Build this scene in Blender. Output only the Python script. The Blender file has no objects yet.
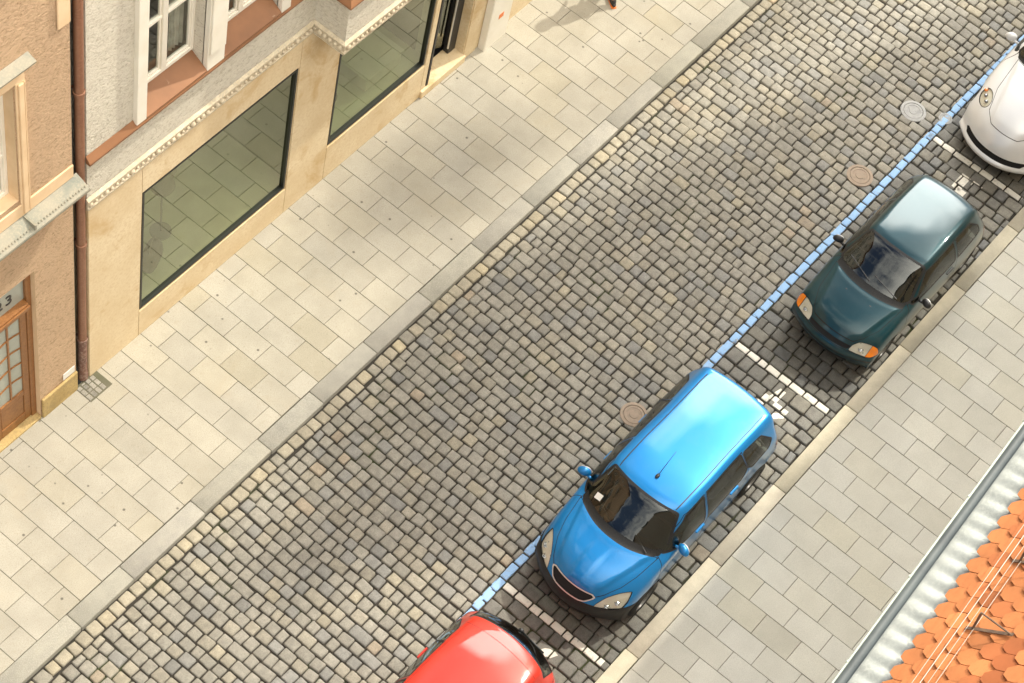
import bpy, math, random
import numpy as np
from mathutils import Vector, Matrix, Euler
random.seed(7); RNG = np.random.default_rng(7)
PI = math.pi
sc = bpy.context.scene
COL = sc.collection

# ------------------------------------------------------------------ helpers
class MB:
    """collects polygons, links them as ONE mesh object"""
    def __init__(s): s.v=[]; s.f=[]; s.m=[]; s.c=[]
    def add(s, verts, faces, mi=0, col=None):
        o=len(s.v); s.v.extend([tuple(p) for p in verts])
        for f in faces: s.f.append(tuple(o+i for i in f)); s.m.append(mi)
        s.c.extend([col if col is not None else (1,1,1,1)]*len(verts))
        return o
    def box(s, x0,x1,y0,y1,z0,z1, mi=0, b=0.0, col=None):
        if b<=0:
            v=[(x,y,z) for x in (x0,x1) for y in (y0,y1) for z in (z0,z1)]
            f=[(0,1,3,2),(4,6,7,5),(0,4,5,1),(2,3,7,6),(0,2,6,4),(1,5,7,3)]
            s.add(v,f,mi,col); return
        # chamfered box : 24 verts
        X=(x0,x1);Y=(y0,y1);Z=(z0,z1); v=[];idx={}
        for i in (0,1):
            for j in (0,1):
                for k in (0,1):
                    sx,sy,sz=(1-2*i),(1-2*j),(1-2*k)
                    for a,(bx,by,bz) in enumerate(((0,b,b),(b,0,b),(b,b,0))):
                        idx[i,j,k,a]=len(v); v.append((X[i]+sx*bx,Y[j]+sy*by,Z[k]+sz*bz))
        f=[]
        for i in (0,1): f.append([idx[i,0,0,0],idx[i,1,0,0],idx[i,1,1,0],idx[i,0,1,0]][::(1 if i else -1)])
        for j in (0,1): f.append([idx[0,j,0,1],idx[0,j,1,1],idx[1,j,1,1],idx[1,j,0,1]][::(1 if j else -1)])
        for k in (0,1): f.append([idx[0,0,k,2],idx[1,0,k,2],idx[1,1,k,2],idx[0,1,k,2]][::(1 if k else -1)])
        for j in (0,1):
            for k in (0,1):
                q=[idx[0,j,k,1],idx[1,j,k,1],idx[1,j,k,2],idx[0,j,k,2]]; f.append(q if (j!=k) else q[::-1])
        for i in (0,1):
            for k in (0,1):
                q=[idx[i,0,k,0],idx[i,1,k,0],idx[i,1,k,2],idx[i,0,k,2]]; f.append(q if (i==k) else q[::-1])
        for i in (0,1):
            for j in (0,1):
                q=[idx[i,j,0,0],idx[i,j,1,0],idx[i,j,1,1],idx[i,j,0,1]]; f.append(q if (i!=j) else q[::-1])
        for i in (0,1):
            for j in (0,1):
                for k in (0,1):
                    q=[idx[i,j,k,0],idx[i,j,k,1],idx[i,j,k,2]]; f.append(q if (i+j+k)%2==1 else q[::-1])
        s.add(v,f,mi,col)
    def prism_x(s, prof, x0, x1, mi=0, closed=True):
        """profile list of (y,z) extruded along x"""
        n=len(prof)
        v=[(x0,y,z) for y,z in prof]+[(x1,y,z) for y,z in prof]
        f=[(i,(i+1)%n,n+(i+1)%n,n+i) for i in range(n if closed else n-1)]
        if closed: f+= [tuple(range(n-1,-1,-1)), tuple(range(n,2*n))]
        s.add(v,f,mi)
    def tube(s, pts, r, n=10, mi=0, cap=True):
        pts=[Vector(p) for p in pts]; rs=r if isinstance(r,(list,tuple)) else [r]*len(pts)
        rings=[]; up=None
        for i,p in enumerate(pts):
            t=(pts[min(i+1,len(pts)-1)]-pts[max(i-1,0)]).normalized()
            if up is None: up=Vector((0,0,1)) if abs(t.z)<.9 else Vector((1,0,0))
            a=t.cross(up).normalized(); b=a.cross(t).normalized(); up=b
            rings.append([p+rs[i]*(math.cos(2*PI*k/n)*a+math.sin(2*PI*k/n)*b) for k in range(n)])
        v=[q for r_ in rings for q in r_]; f=[]
        for i in range(len(pts)-1):
            for k in range(n): f.append((i*n+k,i*n+(k+1)%n,(i+1)*n+(k+1)%n,(i+1)*n+k))
        if cap: f.append(tuple(range(n))[::-1]); f.append(tuple(range((len(pts)-1)*n,len(pts)*n)))
        s.add(v,f,mi)
    def lathe(s, prof, n=32, c=(0,0,0), axis='z', mi=0, close=False):
        v=[]
        for k in range(n):
            a=2*PI*k/n
            for r,h in prof:
                if axis=='z': v.append((c[0]+r*math.cos(a),c[1]+r*math.sin(a),c[2]+h))
                else: v.append((c[0]+r*math.cos(a),c[1]+h,c[2]+r*math.sin(a)))
        m=len(prof); f=[]
        for k in range(n):
            k2=(k+1)%n
            for i in range(m-1 if not close else m):
                j=(i+1)%m; f.append((k*m+i,k2*m+i,k2*m+j,k*m+j))
        s.add(v,f,mi)
    def ellipsoid(s, c, r, n=16, m=10, mi=0, rot=None):
        v=[];f=[]
        for i in range(m+1):
            t=PI*i/m
            for k in range(n):
                a=2*PI*k/n
                p=Vector((r[0]*math.sin(t)*math.cos(a),r[1]*math.sin(t)*math.sin(a),r[2]*math.cos(t)))
                if rot: p=rot@p
                v.append(p+Vector(c))
        for i in range(m):
            for k in range(n): f.append((i*n+k,(i+1)*n+k,(i+1)*n+(k+1)%n,i*n+(k+1)%n))
        s.add(v,f,mi)
    def build(s, name, mats, parent=None, smooth=False, color=False, loc=None, autosmooth=None):
        me=bpy.data.meshes.new(name); me.from_pydata(s.v,[],s.f); 
        if not isinstance(mats,(list,tuple)): mats=[mats]
        for m in mats: me.materials.append(m)
        if len(mats)>1: me.polygons.foreach_set('material_index', s.m)
        if color:
            a=me.color_attributes.new('col','FLOAT_COLOR','POINT'); a.data.foreach_set('color', np.array(s.c,dtype=np.float32).ravel())
        if smooth: me.polygons.foreach_set('use_smooth',[True]*len(me.polygons))
        me.update()
        if autosmooth is not None:
            me.polygons.foreach_set('use_smooth',[True]*len(me.polygons)); me.set_sharp_from_angle(angle=math.radians(autosmooth))
        o=bpy.data.objects.new(name,me); COL.objects.link(o)
        if parent: o.parent=parent
        if loc: o.location=loc
        return o

def tag(o,label=None,cat=None,group=None,kind=None):
    if label: o['label']=label
    if cat: o['category']=cat
    if group: o['group']=group
    if kind: o['kind']=kind
    return o
def thing(name,label,cat,loc=(0,0,0),rz=0,group=None):
    o=bpy.data.objects.new(name,None); COL.objects.link(o); o.location=loc; o.rotation_euler=(0,0,rz)
    o.empty_display_size=.2
    return tag(o,label,cat,group)

# ------------------------------------------------------------------ materials
def new_mat(name):
    m=bpy.data.materials.new(name); m.use_nodes=True; nt=m.node_tree; nt.nodes.clear()
    out=nt.nodes.new('ShaderNodeOutputMaterial'); b=nt.nodes.new('ShaderNodeBsdfPrincipled')
    nt.links.new(b.outputs[0],out.inputs[0]); return m,nt,b,out
def N(nt,t,**k):
    n=nt.nodes.new(t)
    for a,v in k.items():
        if a in n.inputs.keys() if hasattr(n.inputs,'keys') else False: n.inputs[a].default_value=v
        else: setattr(n,a,v)
    return n
def c4(c): return (c[0],c[1],c[2],1)
def ramp(nt,fac,stops):
    r=nt.nodes.new('ShaderNodeValToRGB'); e=r.color_ramp.elements
    while len(e)<len(stops): e.new(.5)
    for i,(p,c) in enumerate(stops): e[i].position=p; e[i].color=c4(c) if not isinstance(c,(int,float)) else (c,c,c,1)
    nt.links.new(fac,r.inputs[0]); return r.outputs[0]
def noise(nt,co,scale,detail=4,rough=.55,dist=0):
    n=nt.nodes.new('ShaderNodeTexNoise'); n.inputs['Scale'].default_value=scale; n.inputs['Detail'].default_value=detail
    n.inputs['Roughness'].default_value=rough; n.inputs['Distortion'].default_value=dist; nt.links.new(co,n.inputs['Vector']); return n.outputs[0]
def mixc(nt,fac,a,b,mode='MIX'):
    n=nt.nodes.new('ShaderNodeMix'); n.data_type='RGBA'; n.blend_type=mode
    for s,v in ((0,fac),(6,a),(7,b)):
        if hasattr(v,'links') or hasattr(v,'is_linked'): nt.links.new(v,n.inputs[s])
        elif isinstance(v,(int,float)): n.inputs[s].default_value=v if s==0 else (v,v,v,1)
        else: n.inputs[s].default_value=c4(v)
    return n.outputs[2]
def bump(nt,b,h,strength,dist):
    n=nt.nodes.new('ShaderNodeBump'); n.inputs['Strength'].default_value=strength; n.inputs['Distance'].default_value=dist
    nt.links.new(h,n.inputs['Height']); nt.links.new(n.outputs[0],b.inputs['Normal'])
def coord(nt):
    g=nt.nodes.new('ShaderNodeNewGeometry'); return g.outputs['Position']
def surf(name,base,var=None,scale=3,rough=.85,fine=None,fscale=60,bs=.3,bd=.004,bscale=40,attr=False,spec=.3,stain=None,stscale=.6,strange=(.55,.75),spots=False):
    """stone / plaster like material: coarse blotches + fine speckle + bump"""
    m,nt,b,_=new_mat(name); co=coord(nt)
    var=var or tuple(x*.8 for x in base)
    c=mixc(nt,ramp(nt,noise(nt,co,scale,5),[(.35,0.),(.68,1.)]),base,var)
    if fine: c=mixc(nt,ramp(nt,noise(nt,co,fscale,3,.7),[(.45,0.),(.75,1.)]),c,fine)
    if stain: c=mixc(nt,ramp(nt,noise(nt,co,stscale,6,.62,.6),[(strange[0],0.),(strange[1],1.)]),c,stain)
    if spots:                                   # trodden gum and drip marks
        vo=nt.nodes.new('ShaderNodeTexVoronoi'); vo.inputs['Scale'].default_value=3.4; nt.links.new(co,vo.inputs['Vector'])
        c=mixc(nt,ramp(nt,vo.outputs['Distance'],[(.045,.9),(.085,0.)]),c,(.11,.10,.085))
        vo=nt.nodes.new('ShaderNodeTexVoronoi'); vo.inputs['Scale'].default_value=11; nt.links.new(co,vo.inputs['Vector'])
        c=mixc(nt,ramp(nt,vo.outputs['Distance'],[(.05,.55),(.13,0.)]),c,(.25,.22,.17))
        c=mixc(nt,ramp(nt,noise(nt,co,6,8,.75),[(.56,0.),(.72,.5)]),c,(.30,.265,.20))
    if attr:
        a=nt.nodes.new('ShaderNodeAttribute'); a.attribute_name='col'; c=mixc(nt,1.0,c,a.outputs['Color'],'MULTIPLY')
    nt.links.new(c,b.inputs['Base Color']); b.inputs['Roughness'].default_value=rough; b.inputs['Specular IOR Level'].default_value=spec
    if bs>0: bump(nt,b,noise(nt,co,bscale,6,.65),bs,bd)
    return m
def plain(name,col,rough=.5,metal=0,coat=0,spec=.5):
    m,nt,b,_=new_mat(name); co=coord(nt)
    c=mixc(nt,noise(nt,co,9,4),tuple(x*.93 for x in col),tuple(min(1,x*1.05) for x in col))
    nt.links.new(c,b.inputs['Base Color']); b.inputs['Roughness'].default_value=rough; b.inputs['Metallic'].default_value=metal
    b.inputs['Coat Weight'].default_value=coat; b.inputs['Coat Roughness'].default_value=.03; b.inputs['Specular IOR Level'].default_value=spec
    return m
def carpaint(name,col,metal=.35,rough=.32,dirt=.12):
    m,nt,b,_=new_mat(name); t=nt.nodes.new('ShaderNodeTexCoord'); co=t.outputs['Object']
    flake=noise(nt,co,900,1)
    c=mixc(nt,flake,tuple(x*.9 for x in col),tuple(min(1,x*1.12) for x in col))
    d=ramp(nt,noise(nt,co,3.2,7,.66),[(.5,0.),(.85,dirt)])
    c=mixc(nt,d,c,(.32,.29,.25))
    nt.links.new(c,b.inputs['Base Color']); b.inputs['Metallic'].default_value=metal; b.inputs['Roughness'].default_value=rough
    b.inputs['Coat Weight'].default_value=.85; b.inputs['Coat IOR'].default_value=1.45; b.inputs['Specular IOR Level'].default_value=.2
    nt.links.new(ramp(nt,noise(nt,co,6,6,.7),[(.35,.02),(.8,.12)]),b.inputs['Coat Roughness'])
    return m
def glass(name,tint,f0=.07,rough=.0,gcol=(.95,.97,.95)):
    m,nt,b,out=new_mat(name); nt.nodes.remove(b)
    tr=nt.nodes.new('ShaderNodeBsdfTransparent'); tr.inputs[0].default_value=c4(tint)
    gl=nt.nodes.new('ShaderNodeBsdfGlossy'); gl.inputs['Roughness'].default_value=rough; gl.inputs[0].default_value=c4(gcol)
    # Schlick reflectance, the same from either face of the thin pane
    g=nt.nodes.new('ShaderNodeNewGeometry'); d=nt.nodes.new('ShaderNodeVectorMath'); d.operation='DOT_PRODUCT'
    nt.links.new(g.outputs['Normal'],d.inputs[0]); nt.links.new(g.outputs['Incoming'],d.inputs[1])
    def mth(op,*a):
        n=nt.nodes.new('ShaderNodeMath'); n.operation=op
        for k,x in enumerate(a):
            if hasattr(x,'is_linked'): nt.links.new(x,n.inputs[k])
            else: n.inputs[k].default_value=x
        return n.outputs[0]
    p5=mth('POWER',mth('SUBTRACT',1.0,mth('ABSOLUTE',d.outputs['Value'])),5.0)
    fac=mth('MULTIPLY_ADD',p5,1-f0,f0)
    mx=nt.nodes.new('ShaderNodeMixShader'); nt.links.new(fac,mx.inputs[0]); nt.links.new(tr.outputs[0],mx.inputs[1]); nt.links.new(gl.outputs[0],mx.inputs[2])
    nt.links.new(mx.outputs[0],out.inputs[0]); return m

M={}
M['stone']=surf('granite_sett',(.80,.80,.80),(1.06,1.06,1.05),11,.74,fine=(.55,.54,.51),fscale=70,bs=.7,bd=.008,bscale=55,attr=True,spec=.35)
M['slab_l']=surf('pavement_slab_warm',(.405,.380,.324),(.345,.323,.272),2.2,.85,fine=(.27,.25,.205),fscale=75,bs=.3,bd=.003,bscale=120,attr=True,stain=(.36,.325,.26),stscale=1.3,strange=(.56,.8),spots=True)
M['slab_r']=surf('pavement_slab_grey',(.54,.525,.465),(.485,.47,.415),2.5,.88,fine=(.37,.36,.315),fscale=85,bs=.2,bd=.002,bscale=160,attr=True)
M['kerb_l']=surf('kerb_grey_granite',(.31,.295,.255),(.25,.24,.212),5,.8,fine=(.42,.41,.37),fscale=80,bs=.4,bd=.003,bscale=90,attr=True)
M['kerb_r']=surf('kerb_tan_granite',(.51,.47,.375),(.42,.385,.31),5,.85,fine=(.34,.31,.26),fscale=120,bs=.4,bd=.004,bscale=80,attr=True)
def joint_mat():
    m,nt,b,_=new_mat('joint_sand'); co=coord(nt)
    c=mixc(nt,noise(nt,co,30,5),(.022,.020,.016),(.055,.047,.036))
    c=mixc(nt,ramp(nt,noise(nt,co,.8,6,.7),[(.55,0.),(.68,.8)]),c,(.045,.062,.016))
    nt.links.new(c,b.inputs['Base Color']); b.inputs['Roughness'].default_value=1; bump(nt,b,noise(nt,co,120,4),.8,.01); return m
M['joint']=joint_mat()
M['joint_slab']=surf('slab_joint',(.15,.135,.10),(.10,.10,.06),2,1,bs=0)
M['ground']=surf('ground_dirt',(.2,.18,.15),(.15,.14,.11),.3,1)
def paint_mat(name,col,worn):
    m,nt,b,_=new_mat(name); co=coord(nt)
    w=ramp(nt,noise(nt,co,14,7,.72),[(.54,0.),(.66,1.)])
    w2=ramp(nt,noise(nt,co,2.3,5,.6),[(.36,0.),(.66,1.)])
    f=nt.nodes.new('ShaderNodeMath'); f.operation='MULTIPLY'; nt.links.new(w,f.inputs[0]); nt.links.new(w2,f.inputs[1])
    c=mixc(nt,noise(nt,co,60,4),col,tuple(x*.85 for x in col))
    c=mixc(nt,f.outputs[0],c,worn); nt.links.new(c,b.inputs['Base Color']); b.inputs['Roughness'].default_value=.7
    bump(nt,b,noise(nt,co,80,5),.3,.003); return m
M['blue_paint']=paint_mat('blue_road_paint',(.30,.50,.78),(.30,.295,.27))
M['white_paint']=paint_mat('white_road_paint',(.78,.75,.66),(.24,.235,.225))
M['iron']=surf('cast_iron_rust',(.34,.265,.20),(.27,.22,.17),12,.7,fine=(.36,.26,.18),fscale=80,bs=.3,bd=.003,bscale=90)
M['iron_grey']=surf('cast_iron_grey',(.36,.36,.35),(.28,.28,.28),12,.6,fine=(.42,.41,.38),fscale=80,bs=.3,bd=.003,bscale=90)

# ------------------------------------------------------------------ levels
ROAD=-0.075
def drift(x): return -0.0098*(x+3.4)                 # the right kerb runs a hair off parallel
YL_OUT,YL_IN=1.295,1.575
def yr_out(x): return -4.262+drift(x)
def yr_in(x): return -4.49+drift(x)

# ground
g=MB(); g.add([(-300,-300,-.4),(300,-300,-.4),(300,300,-.4),(-300,300,-.4)],[(0,1,2,3)])
tag(g.build('ground',M['ground']),kind='structure')

# ------------------------------------------------------------------ cobbled road
X0,X1=-16.0,22.0
MANHOLES=[(.33,-2.08,.19,'iron','rusty round valve cover set in the cobbles beside the blue car'),
          (6.55,-2.05,.20,'iron','rusty round valve cover on the cobbles beside the blue line above the dark green car'),
          (8.35,-1.95,.20,'grey','pale grey round valve cover on the cobbles near the white car'),
          (8.62,-2.43,.11,'grey','small round valve cap sitting on the blue line by the white car')]
road=MB(); stone_tops=[]      # triangles of the stones' tops for the paint
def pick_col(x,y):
    r=random.random()
    if r<.66: c=np.array((.305,.287,.246))
    elif r<.84: c=np.array((.33,.303,.246))
    elif r<.945: c=np.array((.262,.255,.235))
    elif r<.993: c=np.array((.36,.325,.25))
    else: c=np.array((.35,.295,.225))
    c=c*random.uniform(.86,1.12)
    if -2.4<y<1.0: c=c*(1-.05*math.exp(-((y+.1)/.75)**2)*(1 if x<6 else .5))      # setts are darker along the middle of the lane, less so further up
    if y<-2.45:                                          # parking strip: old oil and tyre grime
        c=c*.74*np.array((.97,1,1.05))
        for ox,oy in ((-2.75,-3.5),(3.2,-3.7),(8.6,-3.5),(-2.9,-3.0),(3.0,-3.2)):       # shade at the car fronts, with some oil, put into the sett colour
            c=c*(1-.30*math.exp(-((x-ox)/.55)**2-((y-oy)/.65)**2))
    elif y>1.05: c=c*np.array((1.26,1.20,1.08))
    return (c[0],c[1],c[2],1)
def stone(cx,cy,lx,ly,ang,ztop,rec=True):
    b=.018; ch=min(lx,ly)*.075
    hx,hy=lx/2,ly/2
    def outl(ins,chm):
        a,c=hx-ins,hy-ins; k=chm
        return [(-a+k,-c),(a-k,-c),(a,-c+k),(a,c-k),(a-k,c),(-a+k,c),(-a,c-k),(-a,-c+k)]
    jit=[(random.uniform(-.006,.006),random.uniform(-.006,.006)) for _ in range(8)]
    tx,ty=random.uniform(-.04,.04),random.uniform(-.04,.04)
    ca,sa=math.cos(ang),math.sin(ang); v=[]
    for ins,dz in ((-.002,-.06),(0.002,-.014),(.008,-.004),(.022,.0)):
        for (px,py),(jx,jy) in zip(outl(ins,ch),jit):
            px+=jx;py+=jy
            v.append((cx+px*ca-py*sa,cy+px*sa+py*ca,ztop+dz+tx*px+ty*py))
    v.append((cx,cy,ztop+.003))
    f=[]
    for r in range(3):
        for k in range(8): f.append((r*8+k,r*8+(k+1)%8,(r+1)*8+(k+1)%8,(r+1)*8+k))
    for k in range(8): f.append((24+k,24+(k+1)%8,32))
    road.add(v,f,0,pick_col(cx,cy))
    if rec:
        tr=[]
        for k in range(8):
            tr.append((v[24+k],v[24+(k+1)%8],v[32]))
            tr.append((v[16+k],v[16+(k+1)%8],v[24+(k+1)%8])); tr.append((v[16+k],v[24+(k+1)%8],v[24+k]))
            tr.append((v[8+k],v[8+(k+1)%8],v[16+(k+1)%8])); tr.append((v[8+k],v[16+(k+1)%8],v[16+k]))
        stone_tops.append((cx,cy,max(lx,ly),tr))
def bl(x): return -2.345-.0085*(x+3.0)
def wave(x,y): return .035*math.sin(y*.9+x*.21)+.018*math.sin(y*2.3+x*.5)+.03*math.sin(x*.37+1)
def free(x,y,m=-.05):
    return all((x-a)**2+(y-b)**2>(r+m)**2 for a,b,r,_,_ in MANHOLES)
def rise(x,y): return ROAD+.03*(1-((y+1.4)/2.9)**2)*0+.006*math.sin(x*1.3+y)+.005*math.sin(y*2.1-x*.7)
# kerb row
x=X0
while x<X1:
    w=random.uniform(.16,.215); stone(x+w/2,1.185+random.uniform(-.010,.010),w-.017,random.uniform(.165,.19),random.uniform(-.05,.05),rise(x,1.2)+random.uniform(-.006,.006),False); x+=w
# main carriageway, rows run across the street
x=X0
while x<X1:
    pitch=random.gauss(.184,.008); y=1.085; up=x>4
    y-=random.uniform(0,.02); first=True
    while y>bl(x)+.075:
        big=random.random()<(.12 if x<3 else .30)
        ly=random.gauss(.186,.020) if not big else random.gauss(.265,.025)
        if first: ly=random.uniform(.10,.22); first=False
        ly=max(.115,ly); ly=min(ly,max(.09,y-bl(x)-.068))
        cx,cy=x+pitch/2,y-ly/2
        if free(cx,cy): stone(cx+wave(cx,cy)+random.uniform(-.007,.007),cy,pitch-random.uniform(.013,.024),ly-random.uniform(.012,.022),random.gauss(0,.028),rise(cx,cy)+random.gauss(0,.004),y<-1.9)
        y-=ly
    x+=pitch
# parking strip, larger and more uneven setts
x=X0; BAYS=(-3.14,2.46,8.13); HB=.067
while x<X1:                                             # the row of setts that carries the blue line
    w=random.uniform(.18,.30)
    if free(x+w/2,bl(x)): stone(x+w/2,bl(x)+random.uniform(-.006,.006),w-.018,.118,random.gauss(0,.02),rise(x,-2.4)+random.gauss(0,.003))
    x+=w
x=X0
while x<X1:
    pitch=random.gauss(.215,.015); nb=min([b for b in BAYS if b+HB-.01>x] or [99])-HB; narrow=False
    if abs(nb-x)<.012: pitch=2*HB; narrow=True
    elif nb-x<pitch+.10: pitch=nb-x if nb-x<.36 else (nb-x)/2
    y=bl(x)-.068
    while y>yr_out(x)+.06:
        ly=max(.13,random.gauss(.215,.045)); ly=min(ly,max(.1,y-yr_out(x)-.01))
        cx,cy=x+pitch/2,y-ly/2
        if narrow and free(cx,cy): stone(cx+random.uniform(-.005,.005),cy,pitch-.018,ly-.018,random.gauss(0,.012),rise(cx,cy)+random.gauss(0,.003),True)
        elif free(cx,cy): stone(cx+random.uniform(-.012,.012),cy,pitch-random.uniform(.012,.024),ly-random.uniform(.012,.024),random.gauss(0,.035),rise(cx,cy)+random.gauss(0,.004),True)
        y-=ly
    x+=pitch
road.add([(X0,-4.6,ROAD-.036),(X1,-4.6,ROAD-.036),(X1,1.5,ROAD-.036),(X0,1.5,ROAD-.036)],[(0,1,2,3)],1)
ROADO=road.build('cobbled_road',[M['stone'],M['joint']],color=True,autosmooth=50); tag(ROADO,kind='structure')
# painted markings: clipped to the tops of the stones, 2 mm proud
def clip(poly,quad):
    n=len(quad)
    for i in range(n):
        a,b=quad[i],quad[(i+1)%n]; out=[]
        if not poly: break
        d=[(b[0]-a[0])*(p[1]-a[1])-(b[1]-a[1])*(p[0]-a[0]) for p in poly]
        for k in range(len(poly)):
            p,q=poly[k],poly[(k+1)%len(poly)]; dp,dq=d[k],d[(k+1)%len(poly)]
            if dp>=0: out.append(p)
            if (dp>=0)!=(dq>=0):
                t=dp/(dp-dq); out.append(tuple(p[j]+t*(q[j]-p[j]) for j in range(3)))
        poly=out
    return poly
def marking(name,quads,mat,label,skip=0.0):
    mb=MB()
    for q in quads:
        ar=sum(q[i][0]*q[(i+1)%len(q)][1]-q[(i+1)%len(q)][0]*q[i][1] for i in range(len(q)))
        if ar<0: q=q[::-1]
        x0=min(p[0] for p in q);x1=max(p[0] for p in q);y0=min(p[1] for p in q);y1=max(p[1] for p in q)
        for cx,cy,s,tr in stone_tops:
            if cx<x0-s or cx>x1+s or cy<y0-s or cy>y1+s: continue
            if random.random()<skip: continue
            for t in tr:
                p=clip(list(t),q)
                if p and len(p)>2: mb.add([(a,b,c+.0022) for a,b,c in p],[tuple(range(len(p)))])
    o=mb.build(name,mat,ROADO,autosmooth=50)
    if label: o['label']=label
    return o
bq=[]
xx=X0
while xx<X1-.5:
    bq.append([(xx,bl(xx)-.062),(xx+.5,bl(xx+.5)-.062),(xx+.5,bl(xx+.5)+.062),(xx,bl(xx)+.062)]); xx+=.5
marking('blue_line',bq,M['blue_paint'],'worn light blue line painted along the parking strip',.02)
for xb,w,y1,lab in ((-3.14,.062,-4.16,'worn white bay line between the red and the blue car'),(2.46,.066,-4.19,'white bay line between the blue and the dark green car'),(8.13,.058,-4.26,'white bay line between the dark green and the white car')):
    marking('bay_line',[[(xb-w,-2.41),(xb+w,-2.41),(xb+w,y1),(xb-w,y1)]],M['white_paint'],lab)
def arc(cx,cy,r0,r1,a0,a1,n=7):
    qs=[]
    for i in range(n):
        a=a0+(a1-a0)*i/n; b=a0+(a1-a0)*(i+1)/n
        qs.append([(cx+r0*math.cos(a),cy+r0*math.sin(a)),(cx+r1*math.cos(a),cy+r1*math.sin(a)),(cx+r1*math.cos(b),cy+r1*math.sin(b)),(cx+r0*math.cos(b),cy+r0*math.sin(b))])
    return qs
def rect(x0,x1,y0,y1): return [(x0,y0),(x1,y0),(x1,y1),(x0,y1)]
ML=[]
ML.append(marking('bay_number',arc(-3.62,-3.55,.045,.165,-.5,3.5,9)+[rect(-3.93,-3.80,-3.62,-3.50),rect(-3.76,-3.62,-3.45,-3.36)],M['white_paint'],'white curved bay marking behind the red car'))
ML.append(marking('bay_number',[[(2.02,-3.36),(2.28,-3.43),(2.28,-3.53),(2.02,-3.52)],rect(1.86,2.06,-3.40,-3.28),rect(1.95,2.03,-3.75,-3.50),[(1.62,-3.52),(1.72,-3.46),(1.98,-3.72),(1.88,-3.76)]],M['white_paint'],'white angular bay marking behind the blue car'))
ML.append(marking('bay_number',[rect(7.50,7.86,-3.42,-3.26),rect(7.38,7.56,-3.52,-3.36),rect(7.76,7.86,-3.66,-3.48)],M['white_paint'],'worn white bay marking behind the dark green car',.1))
# valve covers
def ring_cover(x,y,r,kind,label):
    t=thing('valve_cover',label,'manhole cover',(x,y,ROAD+.008),random.random(),'valve covers along the parking strip')
    m=M['iron'] if kind=='iron' else M['iron_grey']
    a=MB(); a.lathe([(r*1.12,-.02),(r*1.1,.004),(r,.006),(r*.86,.008),(r*.84,0),(r*.84,-.02)],36); a.build('frame',m,t,autosmooth=40)
    b=MB(); b.lathe([(r*.82,-.02),(r*.82,.0),(r*.80,.004),(r*.62,.004),(r*.6,-.001),(r*.36,-.001),(r*.34,.004),(0.0001,.005)],36)
    for k in range(6):
        an=k*PI/3; c,s=math.cos(an),math.sin(an)
        p=[(r*.40*c-.008*s,r*.40*s+.008*c,.0055),(r*.40*c+.008*s,r*.40*s-.008*c,.0055),(r*.58*c+.008*s,r*.58*s-.008*c,.0055),(r*.58*c-.008*s,r*.58*s+.008*c,.0055)]
        b.add(p,[(0,1,2,3)])
    b.build('lid',m,t,autosmooth=40)
    # ring of small packing stones round the cover
for mh in MANHOLES: ring_cover(*mh)

# ------------------------------------------------------------------ kerbs
def kerb(name,x0,x1,ya,yb,lens,mat,ztop,zbot,label):
    mb=MB(); x=x0
    while x<x1:
        l=random.uniform(*lens); sh=random.uniform(.93,1.05); c=(sh,sh*random.uniform(.985,1.0),sh*random.uniform(.94,.985),1)
        dz=random.uniform(-.004,.003); dy=random.uniform(-.006,.006); n0=len(mb.v)
        mb.box(x+.004,x+l-.004,0,1,zbot,ztop+dz,0,.012,c)
        for i in range(n0,len(mb.v)):
            p=mb.v[i]; lo,hi=ya(p[0]),yb(p[0])
            yy=lo+dy+.002+(hi-lo-.004)*p[1] if True else 0
            mb.v[i]=(p[0],yy,p[2])
        x+=l
    # fix chamfer scale in y: chamfer was applied on a unit width, restore 12 mm
    o=mb.build(name,mat,color=True,autosmooth=50); return tag(o,label,kind='structure')
kerb('kerb',X0,X1,lambda x:YL_OUT,lambda x:YL_IN,(.95,1.4),M['kerb_l'],.0,-.3,'grey granite kerb below the shop')
kerb('kerb',X0,X1,yr_in,yr_out,(1.2,2.2),M['kerb_r'],.0,-.3,'tan granite kerb beside the parked cars')
# ------------------------------------------------------------------ pavements of slabs
def pavement(name,y_start,dirn,y_end,mat,shear,label,holes=()):
    mb=MB(); x=X0; row=0
    base=-.012
    while x<X1:
        pw=.396+random.uniform(-.004,.004); row+=1
        y=0; L=abs(y_end-y_start); first=True
        while y<L-.01:
            l=.602+random.uniform(-.006,.006)
            if first:
                l=l if row%2 else .30+random.uniform(-.02,.02); first=False
                if random.random()<.06: l*=.8
            l=min(l,L-y)
            y0=y_start+dirn*y; y1=y_start+dirn*(y+l); y+=l
            a,b=min(y0,y1),max(y0,y1); cx,cy=x+pw/2,(a+b)/2
            if any(h[0]<cx<h[1] and h[2]<cy<h[3] for h in holes): continue
            s=random.gauss(1,.038); w=abs(random.gauss(0,.016)); c=(s*(1+w*.6),s,s*(1-w*1.6),1)
            if random.random()<.03: c=(s*.97,s*.945,s*.87,1)
            dz=random.uniform(-.0025,.0025); n0=len(mb.v)
            mb.box(x+.0035,x+pw-.0035,a+.0035,b-.0035,-.08,dz,0,.004,c)
            tx,ty=random.uniform(-.003,.003),random.uniform(-.003,.003)
            for i in range(n0,len(mb.v)):
                p=mb.v[i]; mb.v[i]=(p[0],p[1]+shear(p[0]),p[2]+(p[0]-cx)*tx+(p[1]-cy)*ty)
        x+=pw
    ya,yb=min(y_start,y_end),max(y_start,y_end)
    mb.add([(X0,ya+shear(X0),base),(X1,ya+shear(X1),base),(X1,yb+shear(X1),base),(X0,yb+shear(X0),base)],[(0,1,2,3)],1)
    o=mb.build(name,[mat,M['joint_slab']],color=True); return tag(o,label,kind='structure')
PATCH=(-5.02,-4.50,3.64,3.97)
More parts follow.
